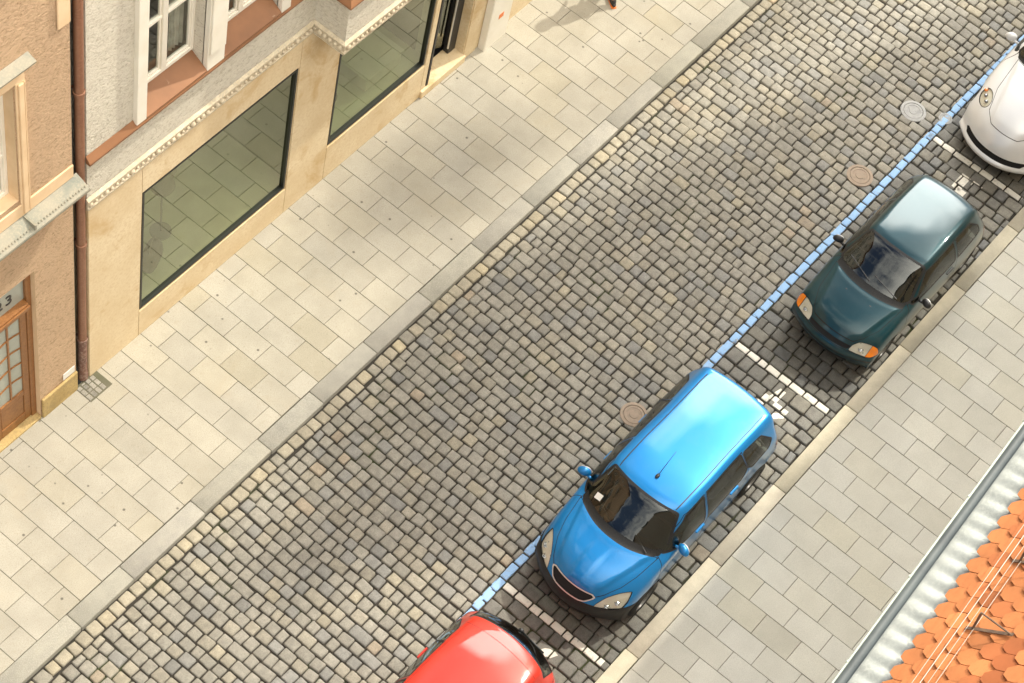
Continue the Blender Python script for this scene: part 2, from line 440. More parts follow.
pavement('pavement',YL_IN+.004,1,3.975,M['slab_l'],lambda x:0,'warm stone slab pavement below the shop windows')
pavement('pavement',-4.494,-1,-7.6,M['slab_r'],drift,'grey slab pavement beside the tiled roof')
pb=MB(); pb.add([(PATCH[0],3.64,.004),(PATCH[1]-.10,3.64,.004),(PATCH[1]-.10,3.965,.004),(PATCH[0],3.965,.004)],[(0,1,2,3)],1)
xx=PATCH[0]
while xx<PATCH[1]-.18:
    yy=3.66
    while yy<3.93:
        l=random.uniform(.06,.11); s=random.uniform(.24,.38)
        pb.box(xx+.006,xx+.075,yy+.005,min(3.94,yy+l-.005),-.005,random.uniform(.008,.016),0,.006,(s,s*.93,s*.80,1)); yy+=l
    xx+=.085
tag(pb.build('paving_patch',[M['stone'],M['joint_slab']],color=True),'patch of small mosaic setts at the foot of the downpipe',kind='structure')

# ------------------------------------------------------------------ facade materials
def stucco(name,base,dark,bs,scale,streak=None):
    m,nt,b,_=new_mat(name); co=coord(nt)
    mp=nt.nodes.new('ShaderNodeMapping'); mp.inputs['Scale'].default_value=(1,1,1.9); nt.links.new(co,mp.inputs[0])
    n1=noise(nt,mp.outputs[0],scale,5,.7,.8)
    c=mixc(nt,ramp(nt,noise(nt,co,1.3,6,.6),[(.35,0.),(.75,1.)]),base,tuple(x*.9 for x in base))
    c=mixc(nt,ramp(nt,n1,[(.28,1.),(.50,0.)]),c,dark)
    if streak:
        mp2=nt.nodes.new('ShaderNodeMapping'); mp2.inputs['Scale'].default_value=(5,5,.35); nt.links.new(co,mp2.inputs[0])
        c=mixc(nt,ramp(nt,noise(nt,mp2.outputs[0],1.2,5,.6),[(.55,0.),(.85,.7)]),c,streak)
    nt.links.new(c,b.inputs['Base Color']); b.inputs['Roughness'].default_value=.95; b.inputs['Specular IOR Level'].default_value=.15
    bump(nt,b,n1,bs,.06); return m
M['white_stucco']=stucco('white_rough_plaster',(.90,.835,.70),(.50,.43,.31),1.0,17,(.74,.67,.54))
M['peach_stucco']=stucco('peach_rough_plaster',(.74,.52,.335),(.40,.25,.14),1.0,17,(.70,.48,.29))
M['trav']=surf('travertine',(.76,.625,.42),(.66,.51,.31),1.6,.55,fine=(.62,.46,.26),fscale=22,bs=.12,bd=.003,bscale=18,stain=(.52,.33,.13),stscale=1.2,strange=(.54,.74),spec=.4)
M['white_paintwork']=surf('white_window_paint',(.80,.755,.66),(.74,.69,.58),3,.5,bs=.05,spec=.45)
M['cream_paint']=surf('cream_mould_paint',(.74,.55,.35),(.66,.47,.28),3,.8,bs=.1)
M['cornice']=surf('cornice_weathered_white',(.66,.57,.42),(.52,.43,.30),7,.9,fine=(.40,.35,.27),fscale=30,bs=.4,bd=.006,bscale=50)
M['redmetal']=surf('red_brown_sheet_metal',(.27,.128,.062),(.21,.10,.05),2.5,.55,bs=.08,stain=(.50,.36,.25),stscale=5,strange=(.66,.75))
M['zinc']=surf('weathered_zinc_ledge',(.30,.275,.215),(.22,.225,.185),4,.6,fine=(.36,.32,.24),fscale=40,bs=.2,bscale=40,stain=(.15,.17,.15),stscale=2)
M['copper']=surf('brown_copper_pipe',(.25,.115,.062),(.20,.085,.047),3,.45,fine=(.3,.15,.09),fscale=30,bs=.05,spec=.5)
M['rust']=surf('rusty_pipe_foot',(.20,.10,.07),(.13,.065,.05),8,.8,fine=(.38,.28,.22),fscale=25,bs=.4)
M['gap_shade']=surf('gap_shade',(.03,.028,.026),(.02,.02,.02),6,.9,bs=0)  # near-black stands in for the shade inside the gap
M['frame_dark']=plain('dark_bronze_frame',(.03,.032,.028),.35,.5)
M['wood']=surf('varnished_brown_wood',(.27,.115,.035),(.19,.075,.022),14,.4,fine=(.33,.15,.05),fscale=50,bs=.1,spec=.5)
M['plinth']=surf('yellow_sandstone_plinth',(.52,.38,.17),(.40,.28,.11),3,.85,fine=(.3,.21,.1),fscale=25,bs=.3,stain=(.25,.19,.10),stscale=2.2)
M['shop_glass']=glass('greenish_shop_glass',(.56,.62,.47),.25,gcol=(.90,.93,.80))
M['win_glass']=glass('window_glass',(.75,.78,.74),.09)
M['door_glass']=plain('patterned_door_glass',(.34,.36,.31),.25,0,.3)
M['interior']=surf('shop_interior_paint',(.40,.41,.32),(.34,.35,.27),1.2,.8,bs=0)
M['interior_floor']=surf('shop_display_floor',(.60,.60,.47),(.5,.5,.40),1.5,.6,bs=0)
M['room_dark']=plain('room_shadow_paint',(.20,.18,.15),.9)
M['curtain']=surf('net_curtain',(.55,.52,.45),(.42,.39,.33),6,.9,bs=.4,bd=.03,bscale=9)
M['black']=plain('black_plastic',(.018,.018,.019),.45)
M['sign_white']=plain('white_enamel',(.78,.76,.70),.35)
M['orange']=plain('orange_plastic',(.75,.19,.03),.4)
M['steel']=plain('brushed_steel',(.55,.55,.54),.3,.9)

FY=3.967
def wall_grid(mb,x0,x1,z0,z1,y,holes,depth,mi=0,rmi=None,back=False):
    """front wall in the plane y with rectangular holes (a,b,c,d) and reveals depth deep (towards +y)"""
    rmi=mi if rmi is None else rmi
    xs=sorted({x0,x1}|{h[0] for h in holes}|{h[1] for h in holes}); zs=sorted({z0,z1}|{h[2] for h in holes}|{h[3] for h in holes})
    for i in range(len(xs)-1):
        for k in range(len(zs)-1):
            a,b,c,d=xs[i],xs[i+1],zs[k],zs[k+1]; mx,mz=(a+b)/2,(c+d)/2
            if any(h[0]<mx<h[1] and h[2]<mz<h[3] for h in holes): continue
            mb.add([(a,y,c),(b,y,c),(b,y,d),(a,y,d)],[(0,1,2,3)],mi)
    for h in holes:
        a,b,c,d=h[:4]; dp=h[4] if len(h)>4 else depth
        mb.add([(a,y,c),(b,y,c),(b,y+dp,c),(a,y+dp,c)],[(0,1,2,3)],rmi)
        mb.add([(a,y,d),(a,y+dp,d),(b,y+dp,d),(b,y,d)],[(0,1,2,3)],rmi)
        mb.add([(a,y,c),(a,y+dp,c),(a,y+dp,d),(a,y,d)],[(0,1,2,3)],rmi)
        mb.add([(b,y,c),(b,y,d),(b,y+dp,d),(b,y+dp,c)],[(0,1,2,3)],rmi)

# ------------------------------------------------------------------ shop building (white plaster above, travertine below)
SB=thing('shop_building','white plastered building with travertine ground floor and large shop windows','building',(0,0,0))
SX0,SX1=-4.74,16.0
W1=(-3.745,-.705,.655,3.43); W2=(.235,2.50,.83,3.72); DR=(2.66,3.60,.16,2.75)
mb=MB()
wall_grid(mb,SX0,SX1,-.02,4.12,FY,[W1+(.07,),W2+(.07,),DR+(.28,)],.07)
mb.add([(SX0,FY,-.02),(SX0,FY,4.12),(SX0,FY+.5,4.12),(SX0,FY+.5,-.02)],[(0,1,2,3)])
# slab joints of the cladding are cut as fine grooves by proud panels
wall=mb.build('stone_cladding',M['trav'],SB)
pm=MB()
for a,b,c,d in ((SX0,-3.765,.0,4.10),(-.685,.215,.0,4.10),(2.52,2.64,.0,3.0),(-3.765,-.685,3.46,4.10),(-3.765,-.685,.0,.63),(.215,2.52,.0,.80),(.215,2.52,3.75,4.1),(3.62,3.93,0,3.0)):
    pm.box(a+.004,b-.004,FY-.018,FY-.001,c+.004,d-.004,0,.004)
pm.build('cladding_panel',M['trav'],SB)
um=MB()
BAYX=(-.47,3.2); BAYY=3.42
UW=[(-3.78,-2.70,5.11,8.3),(-2.38,-1.30,5.11,8.3)]
upw=[]
zz=10.2
for f in range(1): 
    for a,b,_,_ in UW: upw.append((a,b,9.6,12.2))
for k in range(5):
    a=4.2+k*2.3; upw+= [(a,a+1.1,5.3,8.3),(a,a+1.1,9.6,12.2)]
bay_win=[(.35,1.25,5.3,8.3),(1.55,2.45,5.3,8.3),(.35,1.25,9.6,12.2),(1.55,2.45,9.6,12.2)]
wall_grid(um,SX0,BAYX[0],4.12,14.5,FY,[u for u in UW+upw if u[1]<BAYX[0]],.28)
um.add([(SX0,FY,4.12),(SX0,FY,14.5),(SX0,FY+.5,14.5),(SX0,FY+.5,4.12)],[(0,1,2,3)])
um.build('plaster_wall',M['white_stucco'],SB); um=MB()
wall_grid(um,BAYX[1],SX1,4.12,14.5,FY,[u for u in upw if u[0]>BAYX[1]],.28)
um.add([(SX1,FY,0),(SX1,FY+8,0),(SX1,FY+8,14.5),(SX1,FY,14.5)],[(0,1,2,3)])
um.build('plaster_wall',M['white_stucco'],SB)
by=MB(); wall_grid(by,BAYX[0],BAYX[1],3.98,14.5,BAYY,bay_win,.2)
for x in BAYX: by.add([(x,BAYY,3.98),(x,FY,3.98),(x,FY,14.5),(x,BAYY,14.5)],[(0,1,2,3)])
by.add([(BAYX[0],BAYY,3.98),(BAYX[1],BAYY,3.98),(BAYX[1],FY,3.98),(BAYX[0],FY,3.98)],[(0,1,2,3)])
by.build('oriel',M['white_stucco'],SB)
# cornice path with moulded profile and egg ornaments
def cornice_path():
    return [((SX0,FY),(BAYX[0],FY)),((BAYX[0],FY),(BAYX[0],BAYY)),((BAYX[0],BAYY),(BAYX[1],BAYY)),((BAYX[1],FY),(SX1,FY))]
cm=MB(); em=MB()
prof=[(0.003,4.05),(.04,4.05),(.045,4.085),(.028,4.10),(.028,4.19),(.045,4.205),(.045,4.235),(.003,4.27)]
def sweep(mb,pts,prof):
    """mitred sweep of (offset,z) along an open plan path, offset to the right of travel"""
    P=[Vector(p) for p in pts]; rings=[]
    for i,p in enumerate(P):
        d0=(P[i]-P[i-1]).normalized() if i>0 else (P[1]-P[0]).normalized()
        d1=(P[i+1]-P[i]).normalized() if i<len(P)-1 else d0
        n0=Vector((d0.y,-d0.x)); n1=Vector((d1.y,-d1.x)); m=(n0+n1)/(1+n0.dot(n1))
        rings.append([(p.x+m.x*o,p.y+m.y*o,z) for o,z in prof])
    n=len(prof)
    v=[q for r in rings for q in r]; f=[]
    for i in range(len(P)-1):
        for k in range(n-1): f.append((i*n+k,(i+1)*n+k,(i+1)*n+k+1,i*n+k+1))
    f.append(tuple(range(n))); f.append(tuple(range((len(P)-1)*n,len(P)*n))[::-1])
    mb.add(v,f)
cpath=[(SX0-.02,FY),(BAYX[0],FY),(BAYX[0],BAYY),(BAYX[1],BAYY),(BAYX[1],FY),(SX1,FY)]
sweep(cm,cpath,prof); em=cm
for i in range(len(cpath)-1):
    a,b=Vector(cpath[i]),Vector(cpath[i+1]); L=(b-a).length; d=(b-a)/L; n=Vector((d.y,-d.x)); k=.05
    if i>2: break
    while k<L-.03:
        r=.036*random.uniform(.6,1.12)
        p=a+d*k+n*.038
        em.ellipsoid((p.x,p.y,4.148+random.uniform(-.006,.006)),(r,r,r*1.15),8,6)
        k+=.092
cm.build('cornice',M['cornice'],SB)
# red-brown sheet metal ledge under the first floor windows
lm=MB()
lp=[(.003,5.015),(.072,5.015),(.076,5.02),(.076,5.055),(.072,5.06),(.003,5.155)]
sweep(lm,[(SX0-.02,FY),(BAYX[0],FY),(BAYX[0],BAYY),(BAYX[1],BAYY),(BAYX[1],FY),(SX1,FY)],lp); ledge=lm.build('metal_ledge',M['redmetal'],SB)
# first floor windows: sill, frame, panes; pilasters between
def casement(parent,x0,x1,z0,z1,y,mats,yglass=.14,curtain=True,sill=None):
    f=MB(); t=.055; yg=y+yglass
    f.box(x0,x0+t,yg-.04,yg+.05,z0,z1,0,.006); f.box(x1-t,x1,yg-.04,yg+.05,z0,z1,0,.006)
    f.box(x0+t,x1-t,yg-.04,yg+.05,z0,z0+.07,0,.006); f.box(x0+t,x1-t,yg-.04,yg+.05,z1-t,z1,0,.006)
    xm=(x0+x1)/2; f.box(xm-.045,xm+.045,yg-.05,yg+.03,z0+.07,z1-t,0,.008)
    zt=z0+(z1-z0)*.36; f.box(x0+t,xm-.045,yg-.035,yg+.03,zt-.025,zt+.025,0,.005); f.box(xm+.045,x1-t,yg-.035,yg+.03,zt-.025,zt+.025,0,.005)
    for a,b in ((x0+t,xm-.045),(xm+.045,x1-t)):      # sash rails
        f.box(a,a+.03,yg-.02,yg+.02,z0+.07,z1-t,0,.004); f.box(b-.03,b,yg-.02,yg+.02,z0+.07,z1-t,0,.004); f.box(a+.03,b-.03,yg-.02,yg+.02,z0+.07,z0+.11,0,.004)
    w=f.build('window',mats['frame'],parent)
    p=MB(); p.add([(x0+t,yg+.005,z0+.07),(x1-t,yg+.005,z0+.07),(x1-t,yg+.005,z1-t),(x0+t,yg+.005,z1-t)],[(0,1,2,3)])
    p.build('pane',M['win_glass'],w)
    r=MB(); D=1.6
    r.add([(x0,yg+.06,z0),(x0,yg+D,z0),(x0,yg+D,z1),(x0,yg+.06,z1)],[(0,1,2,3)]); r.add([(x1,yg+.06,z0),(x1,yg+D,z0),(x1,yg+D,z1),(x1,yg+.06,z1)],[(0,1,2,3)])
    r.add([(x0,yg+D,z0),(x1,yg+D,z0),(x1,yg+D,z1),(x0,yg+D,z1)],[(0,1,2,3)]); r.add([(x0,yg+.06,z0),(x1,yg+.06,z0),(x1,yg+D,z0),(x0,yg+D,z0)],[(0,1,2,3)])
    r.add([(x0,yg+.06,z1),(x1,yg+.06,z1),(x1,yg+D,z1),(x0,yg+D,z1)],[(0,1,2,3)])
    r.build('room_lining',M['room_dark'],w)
    if curtain:
        c=MB()
        for a,b in ((x0+.06,x0+.26),(x1-.30,x1-.06)):
            n=14; v=[]
            for i in range(n+1):
                xx=a+(b-a)*i/n; yy=yg+.12+.022*math.sin(i*1.7)
                v+=[(xx,yy,z0+.04),(xx,yy,z1)]
            c.add(v,[(2*i,2*i+2,2*i+3,2*i+1) for i in range(n)])
        c.build('curtain',M['curtain'],w,smooth=True)
    return w
for i,(a,b,c,d) in enumerate(UW):
    casement(SB,a+.0,b-.0,5.34,d,FY,{'frame':M['white_paintwork']},.21)
    s=MB(); s.prism_x([(FY-.078,5.098),(FY-.078,5.128),(FY+.262,5.345),(FY+.262,5.115)],a+.003,b-.003)
    s.build('window_sill',M['redmetal'],SB)
for (a,b,c,d) in upw: casement(SB,a,b,c,d,FY,{'frame':M['white_paintwork']},.14)
for (a,b,c,d) in bay_win: casement(SB,a,b,c,d,BAYY,{'frame':M['white_paintwork']},.12,False)
for a,b in ((-3.95,-3.78),(-2.70,-2.38),(-1.30,-1.12)):
    p=MB(); p.box(a,b,FY-.075,FY+.02,5.10,8.6,0,.006); 
    p.box(a+.02,b-.02,FY-.105,FY-.073,5.42,8.5,0,.006) if b-a>.25 else None
    p.build('pilaster',M['white_paintwork'],SB)
p=MB(); p.box(-4.0,-1.07,FY-.14,FY+.01,8.6,8.85,0,.01); p.build('window_head',M['white_paintwork'],SB)
# shop windows
def shop_window(h,fl):
    a,b,c,d=h; f=MB(); y=FY+.02; t=.038
    f.box(a,a+t,y-.03,y+.05,c,d,0,.004); f.box(b-t,b,y-.03,y+.05,c,d,0,.004); f.box(a+t,b-t,y-.03,y+.05,c,c+t,0,.004); f.box(a+t,b-t,y-.03,y+.05,d-t,d,0,.004)
    w=f.build('shop_window',M['frame_dark'],SB)
    g=MB(); g.add([(a+t,y+.012,c+t),(b-t,y+.012,c+t),(b-t,y+.012,d-t),(a+t,y+.012,d-t)],[(0,1,2,3)]); g.build('pane',M['shop_glass'],w)
    r=MB(); D=1.9; y2=y+.06; o=.15
    r.add([(a-o,y2,c-.03),(b+o,y2,c-.03),(b+o,y2+D,c-.03),(a-o,y2+D,c-.03)],[(0,1,2,3)],1)
    r.add([(a-o,y2+D,c-.03),(b+o,y2+D,c-.03),(b+o,y2+D,d+.1),(a-o,y2+D,d+.1)],[(0,1,2,3)],0)
    r.add([(a-o,y2,c-.03),(a-o,y2+D,c-.03),(a-o,y2+D,d+.1),(a-o,y2,d+.1)],[(0,1,2,3)],0); r.add([(b+o,y2,c-.03),(b+o,y2+D,c-.03),(b+o,y2+D,d+.1),(b+o,y2,d+.1)],[(0,1,2,3)],0)
    r.add([(a-o,y2,d+.1),(b+o,y2,d+.1),(b+o,y2+D,d+.1),(a-o,y2+D,d+.1)],[(0,1,2,3)],0)
    r.build('display_bay',[M['interior'],M['interior_floor']],w)
shop_window(W1,0); shop_window(W2,1)
# shop entrance
a,b,c,d=DR
r=MB(); r.add([(a,FY+.29,c-.1),(b,FY+.29,c-.1),(b,FY+2.5,c-.1),(a,FY+2.5,c-.1)],[(0,1,2,3)]); r.add([(a-.02,FY+.29,0),(a-.02,FY+2.5,0),(a-.02,FY+2.5,d),(a-.02,FY+.29,d)],[(0,1,2,3)])
r.add([(b+.02,FY+.29,0),(b+.02,FY+2.5,0),(b+.02,FY+2.5,d),(b+.02,FY+.29,d)],[(0,1,2,3)]); r.add([(a,FY+2.5,0),(b,FY+2.5,0),(b,FY+2.5,d),(a,FY+2.5,d)],[(0,1,2,3)]); r.add([(a,FY+.29,d),(b,FY+.29,d),(b,FY+2.5,d),(a,FY+2.5,d)],[(0,1,2,3)])
r.build('entrance_hall',M['black'],SB)
s=MB(); s.box(2.52,3.62,FY-.06,FY+.278,.0,.163,0,.008); s.build('door_step',M['trav'],SB)
dd=MB(); dd.box(3.50,3.55,FY+.27,FY+1.1,.20,2.4,0,.005); dd.box(3.42,3.598,FY+.16,FY+.27,.17,2.7,0,.005); dd.box(a+.002,a+.05,FY-.02,FY+.10,.17,2.7,0,.004)
dr=dd.build('shop_door',M['black'],SB)
h=MB(); h.tube([(3.38,FY+.16,.35),(3.38,FY+.16,1.9)],.018,8); h.build('door_handle',M['steel'],dr)
gl=MB(); gl.add([(2.74,FY+.62,.24),(3.40,FY+.30,.24),(3.40,FY+.30,2.4),(2.74,FY+.62,2.4)],[(0,1,2,3)]); gl.box(2.95,3.10,FY+.50,FY+.515,.26,.34,1); gl.build('door_pane',[M['shop_glass'],M['orange']],dr)
# projecting white pillar with a sticker
pl=MB(); pl.box(4.01,4.58,3.825,FY-.002,-.01,4.03,0,.012); pil=pl.build('pillar',M['white_paintwork'],SB)
st=MB(); st.box(4.24,4.36,3.8195,3.8235,.62,.72); st.build('sticker',M['orange'],pil)
# roof of the shop building (seen only in reflections)
rf=MB(); rf.prism_x([(FY-.35,14.5),(FY-.35,14.62),(FY+5,19),(FY+10,14.5)],SX0,SX1); rf.build('roof',M['redmetal'],SB)
# things standing in the windows
def bag(x,y,z,s,col,label):
    t=thing('handbag',label,'bag',(x,y,z),.4,'bags displayed in the shop window'); m=plain('bag_leather',col,.5)
    b=MB(); n=14
    prof=[(.17,0),(.18,.03),(.17,.14),(.13,.24),(.11,.25)]
    v=[]
    for r_,hh in prof:
        for k in range(n):
            an=2*PI*k/n; v.append((s*r_*1.15*math.copysign(abs(math.cos(an))**.6,math.cos(an)),s*.55*r_*math.copysign(abs(math.sin(an))**.6,math.sin(an)),s*hh))
    f=[(i*n+k,i*n+(k+1)%n,(i+1)*n+(k+1)%n,(i+1)*n+k) for i in range(len(prof)-1) for k in range(n)]+[tuple(range(n))[::-1],tuple(range((len(prof)-1)*n,len(prof)*n))]
    b.add(v,f); b.build('bag_body',m,t,autosmooth=50)
    h_=MB(); h_.tube([(s*.11*math.cos(q),0,s*(.24+.15*math.sin(q))) for q in np.linspace(0,PI,10)],s*.012,6); h_.build('bag_handle',m,t,smooth=True)
bag(-3.0,4.45,W1[2]-.03,1.25,(.10,.075,.05),'dark brown handbag on the display floor behind the left shop window')
def stand(x,y,z,label):
    t=thing('display_stand',label,'display stand',(x,y,z),0,'stands in the shop windows'); m=plain('stand_paint',(.16,.16,.13),.5)
    b=MB(); b.lathe([(.0001,.0),(.16,.0),(.16,.025),(.03,.035)],24); b.build('base',m,t,autosmooth=40)
    b=MB(); b.tube([(0,0,.03),(0,0,1.0)],.015,8); b.build('pole',m,t,smooth=True)
    b=MB(); b.lathe([(.0001,1.0),(.13,1.02),(.18,1.12),(.15,1.35),(.19,1.52),(.17,1.6),(.05,1.66),(.04,1.75),(.0001,1.76)],20); b.build('bust',plain('bust_cloth',(.20,.185,.13),.8),t,smooth=True)
stand(-2.55,4.7,W1[2]-.03,'dark dress bust on a round foot behind the left shop window')
def plinth_block(x,y,z):
    t=thing('display_plinth','pale low display plinth behind the right shop window','display plinth',(x,y,z),.0)
    m=plain('plinth_paint',(.72,.70,.60),.6); b=MB(); b.box(-.42,.42,-.3,.3,.0,.28,0,.012); b.build('plinth_body',m,t)
    b=MB(); b.box(-.45,.45,-.33,.33,.281,.31,0,.008); b.build('plinth_top',m,t)
plinth_block(1.85,4.55,W2[2]-.03)
stand(.95,4.6,W2[2]-.03,'dark dress bust on a round foot behind the right shop window')

# ------------------------------------------------------------------ peach house
PH=thing('peach_house','peach rough plastered house with wooden glazed door and zinc ledge','building',(0,0,0))
PX0,PX1=-20.0,-4.985
PD=(-7.15,-5.665,.0,3.62,.16)
PW=[(-7.05,-5.86,5.30,7.42,.24),(-9.6,-8.4,5.3,7.42,.24),(-12,-10.8,5.3,7.42,.24),(-7.05,-5.86,9.3,11.6,.24),(-9.6,-8.4,9.3,11.6,.24),(-12,-10.8,9.3,11.6,.24),(-12,-10.5,1.1,3.4,.24),(-9.6,-8.4,1.1,3.4,.24)]
mb=MB(); wall_grid(mb,PX0,PX1,-.02,14.5,FY,[PD]+PW,.24,0,1)
mb.add([(PX1,FY,-.02),(PX1,FY+.6,-.02),(PX1,FY+.6,14.5),(PX1,FY,14.5)],[(0,1,2,3)])
mb.build('plaster_wall',[M['peach_stucco'],M['cream_paint']],PH)
gp_=MB(); gp_.box(PX1+.002,SX0-.002,FY+.26,FY+.45,-.02,14.5); gp_.build('gap_wall',M['gap_shade'],PH)
pp=MB(); pp.box(PX1-.67,PX1-.002,FY-.045,FY-.002,-.01,.46,0,.012); pp.box(PX0,-7.16,FY-.045,FY-.002,-.01,.46,0,.012); pp.build('plinth',M['plinth'],PH)
# ledge
zl=MB(); zp=[(.003,4.80),(.20,4.80),(.235,4.83),(.24,4.86),(.235,4.885),(.12,4.945),(.003,4.985)]
sweep(zl,[(PX0,FY),(PX1+.06,FY)],zp)
zled=zl.build('zinc_ledge',M['zinc'],PH)
zb=MB(); x=-7.6
while x<PX1+.04:
    zb.ellipsoid((x,FY-.188,4.915),(.017,.017,.012),7,4); x+=.048
for x in (-5.82,-7.0): zb.box(x-.012,x+.012,FY-.236,FY-.01,4.90,4.993,0)
zb.build('rivet_row',M['zinc'],zled)
cb=MB(); cb.box(PX0,PX1-.002,FY-.028,FY-.002,4.99,5.22,0,.006); cb.build('base_band',M['cream_paint'],PH)
le=MB(); le.box(PX1-.20,PX1-.004,FY-.03,FY-.002,7.86,14.4,0,.008); le.build('corner_strip',M['cream_paint'],PH)
for (a,b,c,d,e) in PW:
    w=casement(PH,a,b,c,d,FY,{'frame':M['white_paintwork']},.2,True)
    if c<4: continue
    mo=MB()
    for (u,v2) in ((a-.16,a-.015),(b+.015,b+.16)):
        mo.box(u,v2,FY-.03,FY-.002,c-.28,d+.05,0,.006); mo.box(u+.03,v2-.035,FY-.055,FY-.028,c-.26,d+.03,0,.008)
        mo.box(v2-.028,v2-.008,FY-.048,FY-.028,c-.26,d+.03,0,.004)
    mo.box(a-.16,b+.16,FY-.03,FY-.003,d+.052,d+.3,0,.006)
    mo.build('window_surround',M['cream_paint'],PH)
    ho=MB(); ho.prism_x([(FY-.003,d+.30),(FY-.13,d+.34),(FY-.14,d+.38),(FY-.003,d+.43)],a-.24,b+.24); ho.build('window_hood',M['zinc'],PH)
    si=MB(); si.add([(a+.003,FY-.02,c-.295),(b-.003,FY-.02,c-.295),(b-.003,FY+.17,c+.01),(a+.003,FY+.17,c+.01)],[(0,1,2,3)]); si.build('window_sill',M['zinc'],PH)
# wooden door
a,b,c,d,e=PD; y=FY+.075
f=MB(); f.box(a,a+.09,y,y+.1,.0,d,0,.008); f.box(b-.09,b,y,y+.1,.0,d,0,.008); f.box(a+.09,b-.09,y,y+.1,d-.07,d,0,.008)
f.box(a+.09,b-.09,y-.05,y+.1,2.78,2.96,0,.02); f.box(a+.09,b-.09,y-.075,y-.048,2.86,2.93,0,.01)
door=f.build('house_door',M['wood'],PH)
def leaf(x0,x1):
    l=MB(); z0,z1=.05,2.78
    l.box(x0,x0+.11,y+.02,y+.075,z0,z1,0,.008); l.box(x1-.11,x1,y+.02,y+.075,z0,z1,0,.008); l.box(x0+.11,x1-.11,y+.02,y+.075,z0,z0+.2,0,.008); l.box(x0+.11,x1-.11,y+.02,y+.075,z1-.12,z1,0,.008)
    l.box(x0+.11,x1-.11,y+.03,y+.06,z0+.2,.72,0,.02); l.box(x0+.11,x1-.11,y+.02,y+.075,.72,.84,0,.008)
    n=5; zs=np.linspace(.84,z1-.12,n+1)
    for k in range(1,n):                                         # gently arched muntins
        pts=[(x0+.11+(x1-x0-.22)*t,y+.04,zs[k]+.05*math.sin(PI*t)-.03) for t in np.linspace(0,1,9)]
        l.tube(pts,.014,6)
    xm=(x0+x1)/2; l.box(xm-.015,xm+.015,y+.025,y+.06,.84,z1-.12,0,.004)
    L_=l.build('door_leaf',M['wood'],door)
    g_=MB(); g_.add([(x0+.11,y+.045,.84),(x1-.11,y+.045,.84),(x1-.11,y+.045,z1-.12),(x0+.11,y+.045,z1-.12)],[(0,1,2,3)]); g_.build('door_glass',M['door_glass'],door)
xm=(a+b)/2
leaf(a+.09,xm-.002); leaf(xm+.002,b-.09)
ha=MB(); ha.tube([(xm-.06,y-.03,1.1),(xm-.06,y-.05,1.1),(xm-.16,y-.05,1.1)],.011,6); ha.build('door_handle',M['steel'],door)
tg=MB(); tg.add([(a+.09,y+.05,2.96),(b-.09,y+.05,2.96),(b-.09,y+.05,d-.07),(a+.09,y+.05,d-.07)],[(0,1,2,3)]); tg.build('transom_glass',M['door_glass'],door)
cu=bpy.data.curves.new('house_number','FONT'); cu.body='23'; cu.size=.27; cu.extrude=.004; cu.align_x='CENTER'; cu.space_character=1.25
to=bpy.data.objects.new('number_curve',cu); COL.objects.link(to)
dg=bpy.context.evaluated_depsgraph_get(); me=bpy.data.meshes.new_from_object(to.evaluated_get(dg)); bpy.data.objects.remove(to)
me.name='house_number'; no=bpy.data.objects.new('house_number',me); COL.objects.link(no); me.materials.clear(); me.materials.append(M['black'])
no.rotation_euler=(PI/2,0,0); no.location=(-6.09,y+.045,3.10); no.parent=door
ds=MB(); ds.box(a,b,FY-.02,FY+.3,-.01,.045,0,.01); ds.build('door_step',M['plinth'],PH)
rf=MB(); rf.prism_x([(FY-.35,14.5),(FY-.35,14.62),(FY+5,19),(FY+10,14.5)],PX0,PX1); rf.build('roof',M['redmetal'],PH)
# small enamel plate
sp=thing('wall_plate','small white enamel plate just above the yellow plinth of the peach house','sign',(-5.13,FY-.006,.56))
q=MB(); q.box(-.11,.11,-.010,0,-.075,.075,0,.004); q.build('plate',M['sign_white'],sp)
q=MB()
for sx in (-.09,.09): q.lathe([(.008,0),(.006,-.004),(.0001,-.005)],8,(sx,-.010,.055),'y')
q.build('screw',M['steel'],sp)

# ------------------------------------------------------------------ downpipe in the gap between the houses
DP=thing('downpipe','brown copper downpipe in the gap between peach and white house','drainpipe',(-4.812,FY+.045,0))
q=MB(); q.tube([(0,0,1.0),(0,0,14.4)],.062,16); q.build('pipe',M['copper'],DP,autosmooth=40)
q=MB(); q.tube([(0,0,.02),(0,0,.18),(0,0,.22),(0,0,1.02)],[.075,.075,.066,.066],16); q.build('standpipe',M['rust'],DP,autosmooth=40)
for z in (1.02,3.3,6.4,9.6):
    q=MB(); q.lathe([(.064,-.03),(.076,-.028),(.076,.028),(.064,.03)],16,(0,0,z)); q.box(-.012,.012,.05,.24,z-.012,z+.012); q.box(.07,.105,-.02,.02,z-.015,z+.015); q.build('pipe_clip',M['rust'] if z<2 else M['copper'],DP,autosmooth=40)
q=MB(); q.box(-.168,-.150,-.03,.2,.0,14.4); q.build('gap_shadow_strip',M['gap_shade'],DP)  # dark strip painted as the shadow line of the gap

